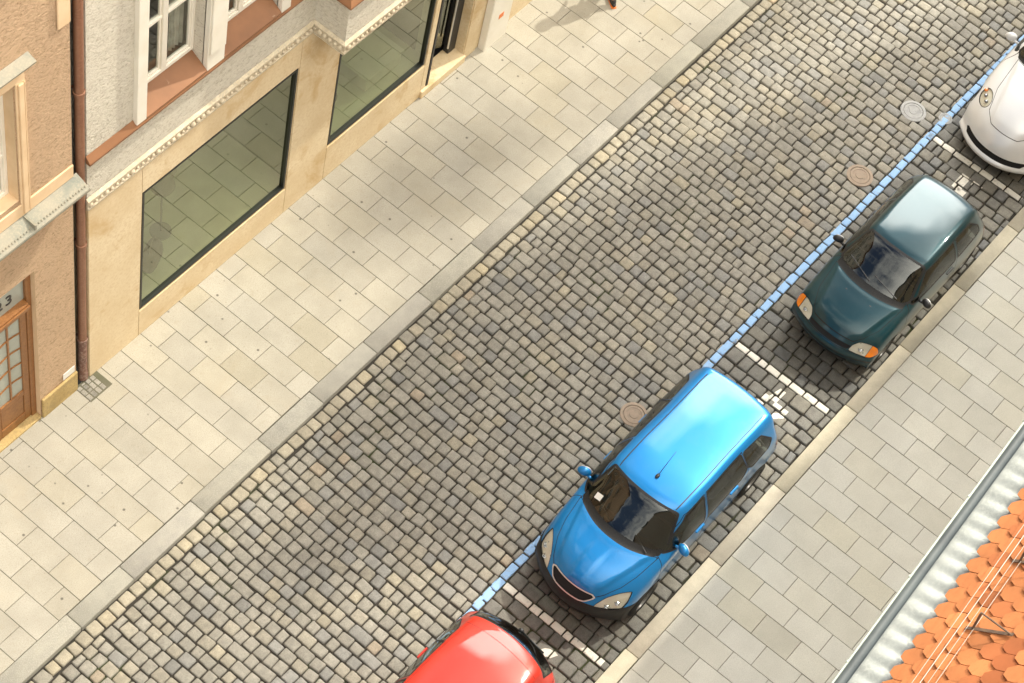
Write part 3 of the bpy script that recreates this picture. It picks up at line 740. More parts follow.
# ------------------------------------------------------------------ tiled house on the right, seen from above its eave
EAVE=11.0; ORX,ORY,ORZ=-5.7,-6.995,math.radians(1.97)
TH=thing('tiled_house','house with orange plain tile roof and metal eave beside the grey pavement','building',(ORX,ORY,0),ORZ)
M['render_wall']=surf('grey_render_wall',(.52,.47,.38),(.46,.41,.33),2,.9)
def tile_mat():
    m,nt,b,_=new_mat('orange_clay_tile'); co=coord(nt)
    a=nt.nodes.new('ShaderNodeAttribute'); a.attribute_name='col'
    v=mixc(nt,ramp(nt,noise(nt,co,2.2,6,.65),[(.35,0.),(.7,1.)]),(1.05,1.0,.95),(.80,.78,.75))
    c=mixc(nt,1.0,a.outputs['Color'],v,'MULTIPLY')
    c=mixc(nt,ramp(nt,noise(nt,co,25,6,.7),[(.52,0.),(.8,.5)]),c,(.28,.10,.035))
    nt.links.new(c,b.inputs['Base Color']); b.inputs['Roughness'].default_value=.8; b.inputs['Specular IOR Level'].default_value=.3
    bump(nt,b,noise(nt,co,140,5),.25,.003); return m
M['tile']=tile_mat()
M['zinc_new']=surf('pale_zinc_sheet',(.34,.355,.325),(.27,.285,.26),3,.42,fine=(.40,.41,.37),fscale=30,bs=.08,spec=.45)
M['gutter']=surf('grey_green_gutter',(.11,.125,.125),(.075,.085,.088),3,.5,bs=0)
M['rim']=surf('green_grey_gutter_rim',(.42,.47,.40),(.33,.38,.32),6,.5)
LX0,LX1=-10.0,6.2
q=MB()
for (a,b) in ((LX0,LX1),):
    q.box(a,b,-9.5,-.38,-.02,EAVE-.1)
q.build('wall',M['render_wall'],TH)
q=MB(); q.prism_x([(-.30,EAVE+.05),(-.33,EAVE+.085),(-5.4,EAVE+5.10),(-10.4,EAVE+.1),(-10.2,EAVE+.05)],LX0-.05,LX1+.05)
roof=q.build('roof',M['rim'],TH)
tb=MB(); TW=.182; EX=.165; s2=math.sqrt(.5); r=0
def tile(xc,s,col):
    """one plain tile; s = distance up the slope of its lower end; clipped lower corners"""
    h=TW/2-.003; L=.33
    out=[(-h,L),(-h,.072),(-h*.97,.064),(-h*.44,.003),(-h*.36,0),(h*.36,0),(h*.44,.003),(h*.97,.064),(h,.072),(h,L)]
    tl=random.uniform(.030,.036); dx=random.uniform(-.003,.003); dr=random.uniform(-.012,.012)
    top=[];bot=[]
    for a,t in out:
        n=tl*(1-t/L)+.006; a2=a+dx+dr*t
        for lst,o in ((top,n+.012),(bot,n)):
            y=-.345-(s+t)*s2+o*s2; z=EAVE+.13+(s+t)*s2+o*s2
            lst.append((xc+a2,y,z))
    k=len(out); v=top+bot
    f=[tuple(range(k))]+[(i,k+i,k+i+1,i+1) for i in range(k-1)]
    tb.add(v,f,0,col)
rows=34
for r in range(rows):
    x=LX0+(.5 if r%2 else 0)*TW
    while x<LX1:
        s=random.gauss(1,.10); b_=np.array((.47,.175,.062))*s
        if random.random()<.14: b_=np.array((.41,.14,.05))*s
        if 5<=r<=7 and math.sin(x*2.1+r)>.1: b_=np.array((.33,.105,.036))*random.uniform(.85,1.1)
        tile(x+TW/2,r*EX,(b_[0],b_[1],b_[2],1)); x+=TW
tb.build('roof_tiles',M['tile'],TH,color=True)
# eave sheet, waved in step with the tiles
es=MB(); n=int((LX1-LX0)/TW*16); prof=[(-.09,EAVE-.015,0),(-.115,EAVE+.02,.25),(-.25,EAVE+.065,1),(-.36,EAVE+.115,1),(-.45,EAVE+.19,.6)]
v=[]
for i in range(n+1):
    x=LX0+i*TW/16
    for (y,z,w) in prof:
        v.append((x,y,z+.020*w*math.sin(2*PI*x/TW)))
m_=len(prof); es.add(v,[(i*m_+k,(i+1)*m_+k,(i+1)*m_+k+1,i*m_+k+1) for i in range(n) for k in range(m_-1)])
es.build('eave_sheet',M['zinc_new'],TH,smooth=True)
gm=MB(); pr=[(-.048+.053*math.cos(a),EAVE-.01+.06*math.sin(a)) for a in np.linspace(0,-PI,11)]
gm.prism_x(pr,LX0,LX1,0,False); gut=gm.build('gutter',M['gutter'],TH,smooth=True)
rm=MB(); rm.tube([(LX0,.005,EAVE-.005),(LX1,.005,EAVE-.005)],.0095,8); rm.build('gutter_rim',M['rim'],gut,smooth=True)
gc=MB(); x=LX0+.4
while x<LX1: gc.box(x-.012,x+.012,.004,.019,EAVE-.02,EAVE+.010); x+=1.02
gc.build('gutter_clip',M['rim'],gut)
# snow guard: brackets and rails, resting on the roof
M['guard']=surf('rusty_guard_strap',(.16,.10,.06),(.09,.06,.045),20,.7)
M['rail']=plain('galvanised_rail',(.36,.33,.28),.5,.3)
SG=thing('snow_guard','rusty snow guard with four thin pale rails on the orange tile roof','snow guard',(ORX,ORY,0),ORZ)
def roof_pt(s,o): return (-.345-s*s2+o*s2, EAVE+.13+s*s2+o*s2)
bx=-9.6
while bx<6:
    b_=MB()
    for (s0,s1,o,w) in ((.40,.86,.062,.016),):
        y0,z0=roof_pt(s0,o); y1,z1=roof_pt(s1,o)
        b_.add([(bx-w,y0,z0),(bx+w,y0,z0),(bx+w,y1,z1),(bx-w,y1,z1),(bx-w,y0,z0-.01),(bx+w,y0,z0-.01),(bx+w,y1,z1-.01),(bx-w,y1,z1-.01)],[(0,1,2,3),(7,6,5,4),(0,4,5,1),(1,5,6,2),(2,6,7,3),(3,7,4,0)])
    y0,z0=roof_pt(.47,.06); y1,z1=roof_pt(.64,.26); y2,z2=roof_pt(.83,.06)
    b_.tube([(bx,y0,z0),(bx,y1,z1)],.011,6); b_.tube([(bx,y1,z1),(bx,y2,z2)],.009,6)
    b_.build('bracket',M['guard'],SG)
    bx+=.80
for k in range(4):
    y0,z0=roof_pt(.485,.065+.072*k); w_=MB(); w_.tube([(LX0,y0,z0),(LX1,y0,z0)],(.0042 if k==2 else .0026),6); w_.build('rail',M['rail'],SG)

# ------------------------------------------------------------------ further houses up the same row (outside the frame, they shade the street)
M['row_wall']=surf('ochre_house_wall',(.55,.45,.30),(.5,.40,.26),2,.9)
M['row_roof']=surf('weathered_tile_roof',(.36,.15,.07),(.28,.11,.05),3,.85,bs=.4,bscale=9)
def row_house(x0,x1,h,label,ridge=5.0,chim=(),y0=-7.3,depth=10,gable=None):
    t=thing('row_house',label,'building',(0,0,0),0)
    w=MB(); hs=[]; x=x0+.9
    while x+1.1<x1: 
        z=1.2
        while z+2<h-.4: hs.append((x,x+1.1,z,z+1.9)); z+=3.4
        x+=2.3
    # wall facing the street (+y): build facing -y at 0 and turn it round
    wall_grid(w,x0,x1,-.02,h,0,hs,.2)
    w.v=[(x0+x1-a,y0-b,c) for a,b,c in w.v]
    w.add([(x0,y0,0),(x0,y0-depth,0),(x0,y0-depth,h),(x0,y0,h)],[(0,1,2,3)]); w.add([(x1,y0,0),(x1,y0-depth,0),(x1,y0-depth,h),(x1,y0,h)],[(0,1,2,3)]); w.add([(x0,y0-depth,0),(x1,y0-depth,0),(x1,y0-depth,h),(x0,y0-depth,h)],[(0,1,2,3)])
    w.build('wall',M['row_wall'],t)
    p=MB()
    for (a,b,c,d) in hs: p.add([(x0+x1-a,y0-.19,c),(x0+x1-b,y0-.19,c),(x0+x1-b,y0-.19,d),(x0+x1-a,y0-.19,d)],[(0,1,2,3)])
    p.build('window_panes',plain('row_pane',(.05,.055,.06),.08),t)
    r_=MB(); r_.prism_x([(y0+.35,h),(y0+.35,h+.15),(y0-depth/2,h+ridge),(y0-depth-.3,h+.1),(y0-depth-.3,h)],x0,x1); rf=r_.build('roof',M['row_roof'],t)
    for (cx,cy,w_,hh) in chim:
        c_=MB(); c_.box(cx-w_/2,cx+w_/2,cy-.4,cy+.4,h+.5,hh,0,.02); c_.box(cx-w_/2-.08,cx+w_/2+.08,cy-.48,cy+.48,hh,hh+.15,0,.02); c_.build('chimney',M['row_roof'],rf)
    return t
row_house(.75,10.5,11.0,'ochre house next up the row from the tiled house')
row_house(10.52,19.0,11.4,'ochre house three doors up the row with a dark tile roof')

def shade_blocker():  # unseen and added: turrets placed to throw shade bands across the road
    t=thing('shade_blocker','unseen added block with slender turrets that cast shade bands on the street','shade_blocker',(0,0,0))
    m=M['row_wall']
    n=MB(); n.box(31,56,-30,-14,-.02,22,0,.1); n.build('blocker_wall',m,t)
    r=MB(); r.prism_x([(-13.6,22),(-13.6,22.2),(-22,34),(-30.4,22.2),(-30.4,22)],30.8,56.2); r.build('roof',M['row_roof'],t)
    for x,wd,h in ((40.5,1.3,51.0),(34.9,1.5,46.5)):
        q=MB(); q.lathe([(wd*1.3,0),(wd*1.3,20),(wd,21),(wd,h-5),(wd*1.15,h-4.8),(wd*1.15,h-4.4),(wd*.9,h-4.2),(.05,h)],12,(x,-10,0)); q.build('shade_turret',m,t,autosmooth=30)
    q=MB(); q.lathe([(.30,0),(.25,57),(.9,57.6),(1.0,58.6),(.8,59.8),(.2,60.6),(.04,62)],12,(52.6,-10,0)); q.build('shade_turret',m,t,autosmooth=30)
shade_blocker()

# ------------------------------------------------------------------ cars
def pchip(x,y):
    x=np.asarray(x,float); y=np.asarray(y,float); h=np.diff(x); h=np.maximum(h,1e-9)
    sh=(-1,)+(1,)*(y.ndim-1); H=h.reshape(sh); d=np.diff(y,axis=0)/H
    m=np.zeros_like(y)
    w1=2*H[1:]+H[:-1]; w2=H[1:]+2*H[:-1]
    ok=(d[1:]*d[:-1])>0
    with np.errstate(divide='ignore',invalid='ignore'):
        mm=(w1+w2)/(w1/d[:-1]+w2/d[1:])
    m[1:-1]=np.where(ok,mm,0); m[0]=d[0]; m[-1]=d[-1]
    def f(t):
        t=np.asarray(t,float); i=np.clip(np.searchsorted(x,t,side='right')-1,0,len(x)-2)
        s=(t-x[i])/h[i]; s=s.reshape((-1,)+(1,)*(y.ndim-1)); hh=h[i].reshape(s.shape)
        return ((1+2*s)*(1-s)**2)*y[i]+(s*(1-s)**2)*hh*m[i]+(s*s*(3-2*s))*y[i+1]+(s*s*(s-1))*hh*m[i+1]
    return f
def smooth(t,a,b):
    t=np.clip((t-a)/(b-a),0,1); return t*t*(3-2*t)
class Shell:
    """lofted car skin that can be cut into parts along smooth fields"""
    # vertex attrs: x y z xc v nx ny nz
    def __init__(s,stations,yref,nu=140,nv=13,crease=None):
        st=stations
        xc=np.array([a[0] for a in st]); bow=np.array([a[1] for a in st])
        P=np.array([[list(p) for p in a[2]]+[[0,a[3]]] for a in st])      # (n,6,2)
        ch=np.concatenate([[0],np.cumsum(np.hypot(np.diff(xc),np.diff(P[:,5,1]))+1e-4)])
        us=[]
        for i in range(len(ch)-1):
            k=max(3,int(round(nu*(ch[i+1]-ch[i])/ch[-1])))
            us+=list(np.linspace(ch[i],ch[i+1],k,endpoint=False))
        us.append(ch[-1]); us=np.array(us)
        XC=pchip(ch,xc)(us); BW=pchip(ch,bow)(us); Q=pchip(ch,P)(us)
        vs=np.linspace(0,5,5*nv+1); nl=len(vs); full=np.concatenate([vs,10-vs[::-1][1:]])
        ext=np.concatenate([Q,Q[:,4::-1]*np.array([-1,1])],axis=1)       # mirror -> 11 pts
        S=np.stack([pchip(np.arange(11),ext[i])(full) for i in range(len(us))])  # (nu,nv,2)
        Y=S[...,0]; Z=S[...,1]; X=XC[:,None]+BW[:,None]*(np.abs(Y)/yref)**2.2
        if crease: Z=Z+crease(XC[:,None]+0*Y,np.abs(Y),np.minimum(full,10-full)[None,:]+0*Y)
        G=np.stack([X,Y,Z],-1)
        du=np.gradient(G,axis=0); dv=np.gradient(G,axis=1); nrm=np.cross(du,dv); nrm/=np.linalg.norm(nrm,axis=-1,keepdims=True)+1e-12
        if nrm[len(us)//2,len(full)//2,2]<0: nrm=-nrm
        s.A=[list(map(float,(*G[i,j],XC[i],full[j],*nrm[i,j]))) for i in range(len(us)) for j in range(len(full))]
        W=len(full); s.F=[]; s.L=[]
        for i in range(len(us)-1):
            for j in range(W-1):
                s.F.append([i*W+j,i*W+j+1,(i+1)*W+j+1,(i+1)*W+j]); s.L.append('body')
        s.rail=[(G[i,0],G[i,-1]) for i in range(len(us))]
    def arr(s): return np.array(s.A)
    def split(s,field,src,dst):
        A=s.arr(); d=field(A); d=np.where(np.abs(d)<2e-4,2e-4,d); D=list(d); F=[];L=[];cache={}
        src=(src,) if isinstance(src,str) else src
        for f,l in zip(s.F,s.L):
            if l not in src: F.append(f);L.append(l);continue
            neg=[D[i]<0 for i in f]
            if all(neg): F.append(f);L.append(dst);continue
            if not any(neg): F.append(f);L.append(l);continue
            a=[];b=[]
            for k in range(len(f)):
                i,j=f[k],f[(k+1)%len(f)]
                (a if D[i]<0 else b).append(i)
                if (D[i]<0)!=(D[j]<0):
                    key=(min(i,j),max(i,j))
                    if key not in cache:
                        t=D[key[0]]/(D[key[0]]-D[key[1]]); va=np.array(s.A[key[0]])*(1-t)+np.array(s.A[key[1]])*t
                        cache[key]=len(s.A); s.A.append(list(va)); D.append(0)
                    a.append(cache[key]); b.append(cache[key])
            if len(a)>2: F.append(a);L.append(dst)
            if len(b)>2: F.append(b);L.append(l)
        s.F=F;s.L=L
    def panel(s,f,w,dst):
        """cut a panel out of the body and leave a shut line of half width w all round it"""
        for src,core in (('body',dst),('trim','trim')):
            s.split(lambda A: f(A)-w,src,'ring'); s.split(lambda A: f(A)+w,'ring','core')
            s.L=[{'ring':'seam' if src=='body' else 'trim','core':core}.get(l,l) for l in s.L]
    def mesh(s,name,labels,mats,parent,side=0,off=0.0,flip=False):
        idx={};V=[];Nn=[];Fs=[];mi=[]
        for f,l in zip(s.F,s.L):
            if l not in labels: continue
            if side:
                cy=sum(s.A[i][1] for i in f)/len(f)
                if cy*side<0: continue
            g=[]
            for i in f:
                if i not in idx:
                    a=s.A[i]; n=np.array(a[5:8]); n/=np.linalg.norm(n)+1e-9; idx[i]=len(V); V.append(tuple(np.array(a[:3])+n*off)); Nn.append(tuple(n))
                g.append(idx[i])
            Fs.append(g); mi.append(labels.index(l))
        if not Fs: return None
        # orient
        p=[np.array(V[i]) for i in Fs[0][:3]]
        fl=0
        for f in Fs[::max(1,len(Fs)//50)]:
            p=[np.array(V[i]) for i in f[:3]]; fl+=np.sign(np.dot(np.cross(p[1]-p[0],p[2]-p[0]),np.array(Nn[f[0]])))
        if fl<0: Fs=[f[::-1] for f in Fs]
        me=bpy.data.meshes.new(name); me.from_pydata(V,[],Fs)
        for m in mats: me.materials.append(m)
        me.polygons.foreach_set('material_index',mi); me.polygons.foreach_set('use_smooth',[True]*len(Fs)); me.update()
        me.normals_split_custom_set_from_vertices(Nn)
        o=bpy.data.objects.new(name,me); COL.objects.link(o); o.parent=parent; return o
# fields -----------------------------------------------------------
def sdpoly(pts,px,py,r=0.0):
    pts=np.array(pts,float); d=np.full(px.shape,1e9); inside=np.zeros(px.shape,bool); n=len(pts)
    for i in range(n):
        a=pts[i];b=pts[(i+1)%n]; ex,ey=b-a; wx=px-a[0]; wy=py-a[1]
        t=np.clip((wx*ex+wy*ey)/(ex*ex+ey*ey+1e-12),0,1); d=np.minimum(d,np.hypot(wx-ex*t,wy-ey*t))
        c=((a[1]<=py)&(b[1]>py))|((b[1]<=py)&(a[1]>py))
        with np.errstate(divide='ignore',invalid='ignore'): xi=a[0]+(py-a[1])/(b[1]-a[1]+1e-15)*ex
        inside^=c&(px<xi)
    return np.where(inside,-d,d)-r
def vv(A): return np.minimum(A[:,4],10-A[:,4])
def top(pts,r=0,vmin=2.0):   # polygon in (unbowed x, |y|), on upper surfaces
    return lambda A: np.maximum(sdpoly(pts,A[:,3],np.abs(A[:,1]),r),(vmin-vv(A))*.3)
def topx(pts,r=0,vmin=0.0,zmin=-1):  # polygon in (true x, |y|)
    return lambda A: np.maximum(np.maximum(sdpoly(pts,A[:,0],np.abs(A[:,1]),r),(vmin-vv(A))*.3),zmin-A[:,2])
def side(pts,r=0,vmax=3.9):
    return lambda A: np.maximum(sdpoly(pts,A[:,0],A[:,2],r),(vv(A)-vmax)*.3)
def front(pts,r=0,xmax=1.0,xmin=-9):
    return lambda A: np.maximum(np.maximum(sdpoly(pts,np.abs(A[:,1]),A[:,2],r),A[:,3]-xmax),xmin-A[:,3])
def grow(f,w): return lambda A: f(A)-w
def line(f,w): return lambda A: np.abs(f(A))-w
def both(f,g): return lambda A: np.maximum(f(A),g(A))
def circ(cx,cz,r): return lambda A: np.maximum(np.hypot(A[:,0]-cx,A[:,2]-cz)-r,(vv(A)-2.0)*.3)

M['car_glass']=glass('tinted_car_glass',(.30,.36,.33),.085)
M['car_glass_dark']=glass('dark_rear_glass',(.16,.19,.18),.085)
M['rubber']=plain('black_rubber_trim',(.012,.012,.013),.55)
M['seam']=plain('panel_gap_black',(.010,.010,.011),.9)
M['bumper_black']=surf('grained_black_bumper',(.014,.0145,.0155),(.011,.011,.012),6,.5,fine=(.024,.023,.021),fscale=50,bs=.1,spec=.4)
M['chrome']=plain('chrome_trim',(.62,.62,.61),.38,.35)
M['lamp']=glass('clear_lamp_lens',(.90,.90,.87),.05)
def lampin():
    m,nt,b,_=new_mat('lamp_housing'); t=nt.nodes.new('ShaderNodeTexCoord')
    vo=nt.nodes.new('ShaderNodeTexVoronoi'); vo.inputs['Scale'].default_value=8; nt.links.new(t.outputs['Object'],vo.inputs['Vector'])
    c=ramp(nt,vo.outputs['Distance'],[(.0,(.30,.30,.29)),(.08,(.42,.41,.38)),(.14,(.88,.85,.76)),(.6,(.80,.76,.66))]); nt.links.new(c,b.inputs['Base Color'])
    b.inputs['Metallic'].default_value=.1; b.inputs['Roughness'].default_value=.3; bump(nt,b,vo.outputs['Distance'],.4,.03); return m
M['lamp_in']=lampin()
M['amber']=plain('amber_lens',(.80,.22,.02),.15,0,1)
M['red_lens']=plain('red_lamp_lens',(.45,.02,.015),.15,0,1)
M['tyre']=surf('tyre_rubber',(.022,.022,.022),(.035,.034,.032),9,.85,bs=.1)
M['alloy']=plain('silver_wheel',(.22,.22,.22),.35,.8)
M['cabin']=surf('dark_cabin_trim',(.035,.036,.038),(.05,.05,.05),3,.85,bs=.1)
M['seat']=surf('grey_seat_cloth',(.10,.10,.105),(.07,.07,.075),6,.95,bs=.2)

M['bulb2']=plain('lamp_projector_ring',(.42,.42,.41),.15,.8,1)
M['bulb']=plain('grey_bulb_cover',(.12,.12,.12),.15,.6,1)
def wheel(parent,x,y,r,w,side_):
    t=MB(); t.lathe([(r*.60,-w/2),(r*.92,-w/2),(r*.985,-w*.40),(r,-w*.25),(r,w*.25),(r*.985,w*.40),(r*.92,w/2),(r*.60,w/2),(r*.58,0)],36,(0,0,0),'y',close=True)
    o=bpy.data.objects.new('wheel',None); COL.objects.link(o); o.empty_display_size=.1; o.parent=parent; o.location=(x,y,r)
    a=t.build('tyre',M['tyre'],o,autosmooth=50)
    d=MB(); sg=side_
    d.lathe([(r*.62,sg*w*.30),(r*.62,sg*w*.46),(r*.57,sg*w*.46),(r*.54,sg*w*.30),(r*.5,sg*w*.1),(.0001,sg*w*.1)],36,(0,0,0),'y')
    for k in range(7):
        an=2*PI*k/7; c,s_=math.cos(an),math.sin(an)
        p=[]
        for rr,hw in ((r*.10,.035),(r*.56,.022)):
            for e in (-1,1):
                p.append((rr*c-e*hw*s_,sg*w*.36,rr*s_+e*hw*c))
        q=[(a_,b_-sg*.03,c_) for a_,b_,c_ in p]
        d.add(p+q,[(0,1,3,2),(4,6,7,5),(0,4,5,1),(1,5,7,3),(3,7,6,2),(2,6,4,0)])
    d.lathe([(r*.15,sg*w*.28),(r*.15,sg*w*.39),(.0001,sg*w*.41)],16,(0,0,0),'y')
    d.build('rim',M['alloy'],o,autosmooth=40)
    return o
def seat(parent,x,y,z,name='seat',w=.46,rear=False):
    s=MB(); s.box(x-.05,x+.46,y-w/2,y+w/2,z,z+.16,0,.05)
    for i,(dz,dx,th) in enumerate(((.16,.44,.13),)):
        v=[];n=6
        for k in range(n+1):
            t=k/n; hw=w/2*(1-.25*t**2)
            xx=x+.42+.20*t; zz=z+.10+.56*t
            v+=[(xx,y-hw,zz),(xx,y+hw,zz),(xx+.12-.05*t,y+hw,zz),(xx+.12-.05*t,y-hw,zz)]
        f=[]
        for k in range(n):
            for j in range(4): f.append((k*4+j,k*4+(j+1)%4,(k+1)*4+(j+1)%4,(k+1)*4+j))
        f.append((n*4,n*4+1,n*4+2,n*4+3)); s.add(v,f)
    o=s.build(name,M['seat'],parent,autosmooth=40)
    hs=[0] if not rear else [-.33,.33]
    for h in hs:
        b=MB(); b.ellipsoid((x+.68,y+h,z+.78),(.05,.13,.09),12,8); b.build('headrest',M['seat'],o,smooth=True)
    return o
def cabin(t,xd,zd,wd,xs,zs,xr,lhd=True):
    d=MB(); pr=[(xd-.05,zd-.02),(xd+.10,zd+.015),(xd+.32,zd),(xd+.42,zd-.10),(xd+.45,zd-.35),(xd,zd-.4)]
    v=[(x,-wd,z) for x,z in pr]+[(x,wd,z) for x,z in pr]; n=len(pr)
    d.add(v,[(i,(i+1)%n,n+(i+1)%n,n+i) for i in range(n)]+[tuple(range(n))[::-1],tuple(range(n,2*n))]); d.build('dashboard',M['cabin'],t,autosmooth=30)
    sw=MB(); yy=-.36 if lhd else .36
    c=Vector((xd+.55,yy,zd-.06)); ax=Vector((.85,0,.5)).normalized(); e1=Vector((0,1,0)); e2=ax.cross(e1)
    sw.tube([c+.18*(math.cos(a)*e1+math.sin(a)*e2) for a in np.linspace(0,2*PI,25)],.015,8,cap=False); sw.tube([c-.18*e1,c+.18*e1],.014,6); sw.tube([c,c-.16*e2],.014,6)
    sw.build('steering_wheel',M['cabin'],t,smooth=True)
    for y in (-.36,.36): seat(t,xs,y,zs)
    seat(t,xr,0,zs,'rear_bench',1.2,True)
def mirror(t,x,y,z,sg,mat,s=1.0):
    m=MB(); m.ellipsoid((x,y+sg*.10*s,z),(.062*s,.105*s,.072*s),16,10,0,Matrix.Rotation(sg*.35,3,'Z')); m.tube([(x-.0,y-.06*sg,z-.05),(x,y+sg*.05*s,z-.03)],.022,8)
    o=m.build('mirror',mat,t,smooth=True)
    g=MB(); g.ellipsoid((x+.045*s,y+sg*.105*s,z),(.025,.085*s,.055*s),12,8,0,Matrix.Rotation(sg*.35,3,'Z')); g.build('mirror_glass',M['chrome'],o,smooth=True)
def underbody(t,sh,z,arches,W):
    u=MB(); L=[p[0] for p in sh.rail]; R=[p[1] for p in sh.rail]
    v=[(p[0],p[1]*.985,max(p[2],z)) for p in L]+[(p[0],p[1]*.985,max(p[2],z)) for p in R]; n=len(L)
    u.add(v,[(i,i+1,n+i+1,n+i) for i in range(n-1)])
    for cx,cz,r in arches:
        for sg in (-1,1):
            k=16; y0,y1=sg*(W-.02),sg*(W-.34)
            v=[]
            for a in np.linspace(-.25,PI+.25,k): v+=[(cx+r*1.01*math.cos(a),y0,cz+r*1.01*math.sin(a)),(cx+r*1.01*math.cos(a),y1,cz+r*1.01*math.sin(a))]
            u.add(v,[(2*i,2*i+2,2*i+3,2*i+1) for i in range(k-1)]); u.add([v[2*i+1] for i in range(k)],[tuple(range(k))])
    u.build('underbody',M['cabin'],t)
def bulbs(t,sh,spots):
    A=sh.arr()
    for x,y,r in spots:
        for sg in (-1,1):
            z=float(A[np.argmin((A[:,0]-x)**2+(A[:,1]-sg*y)**2+(A[:,2]<.5)*9),2])
            o=MB(); o.lathe([(r,-.02),(r,-.008),(r*.86,-.006),(r*.8,-.016),(r*.45,-.022),(r*.42,-.006),(.0001,-.002)],20,(x,sg*y,z-.006)); o.build("headlight_bulb",M["bulb2"],t,autosmooth=40)
def handle(t,x,y,z,sg,mat):
    h=MB(); h.box(x-.10,x+.10,y-.018,y+.018,z-.014,z+.014,0,.012); h.build('door_handle',mat,t)
NEG=-.3
def sym(p): return p
def finish(t,sh,paint,extra,body_mats=None):
    """body keeps paint, trim and seams; the other labels become parts"""
    sh.mesh('body',['body','trim','seam'],[paint,M['rubber'],M['seam']],t)
    for name,label,mat,lr,off in extra:
        for sd in ((-1,1) if lr else (0,)):
            o=sh.mesh(name,[label],[mat],t,sd,off)
            if name=='headlight' and o: sh.mesh('lamp_housing',[label],[M['lamp_in']],o,sd,off-.018)
def car_root(name,label,x,y,rz=-.0098): return thing(name,label,'car',(x,y,ROAD+.004),rz)
def all_wheels(t,spec,r,w):
    for x,y in spec:
        for sg in (-1,1): wheel(t,x,sg*y,r,w,sg)

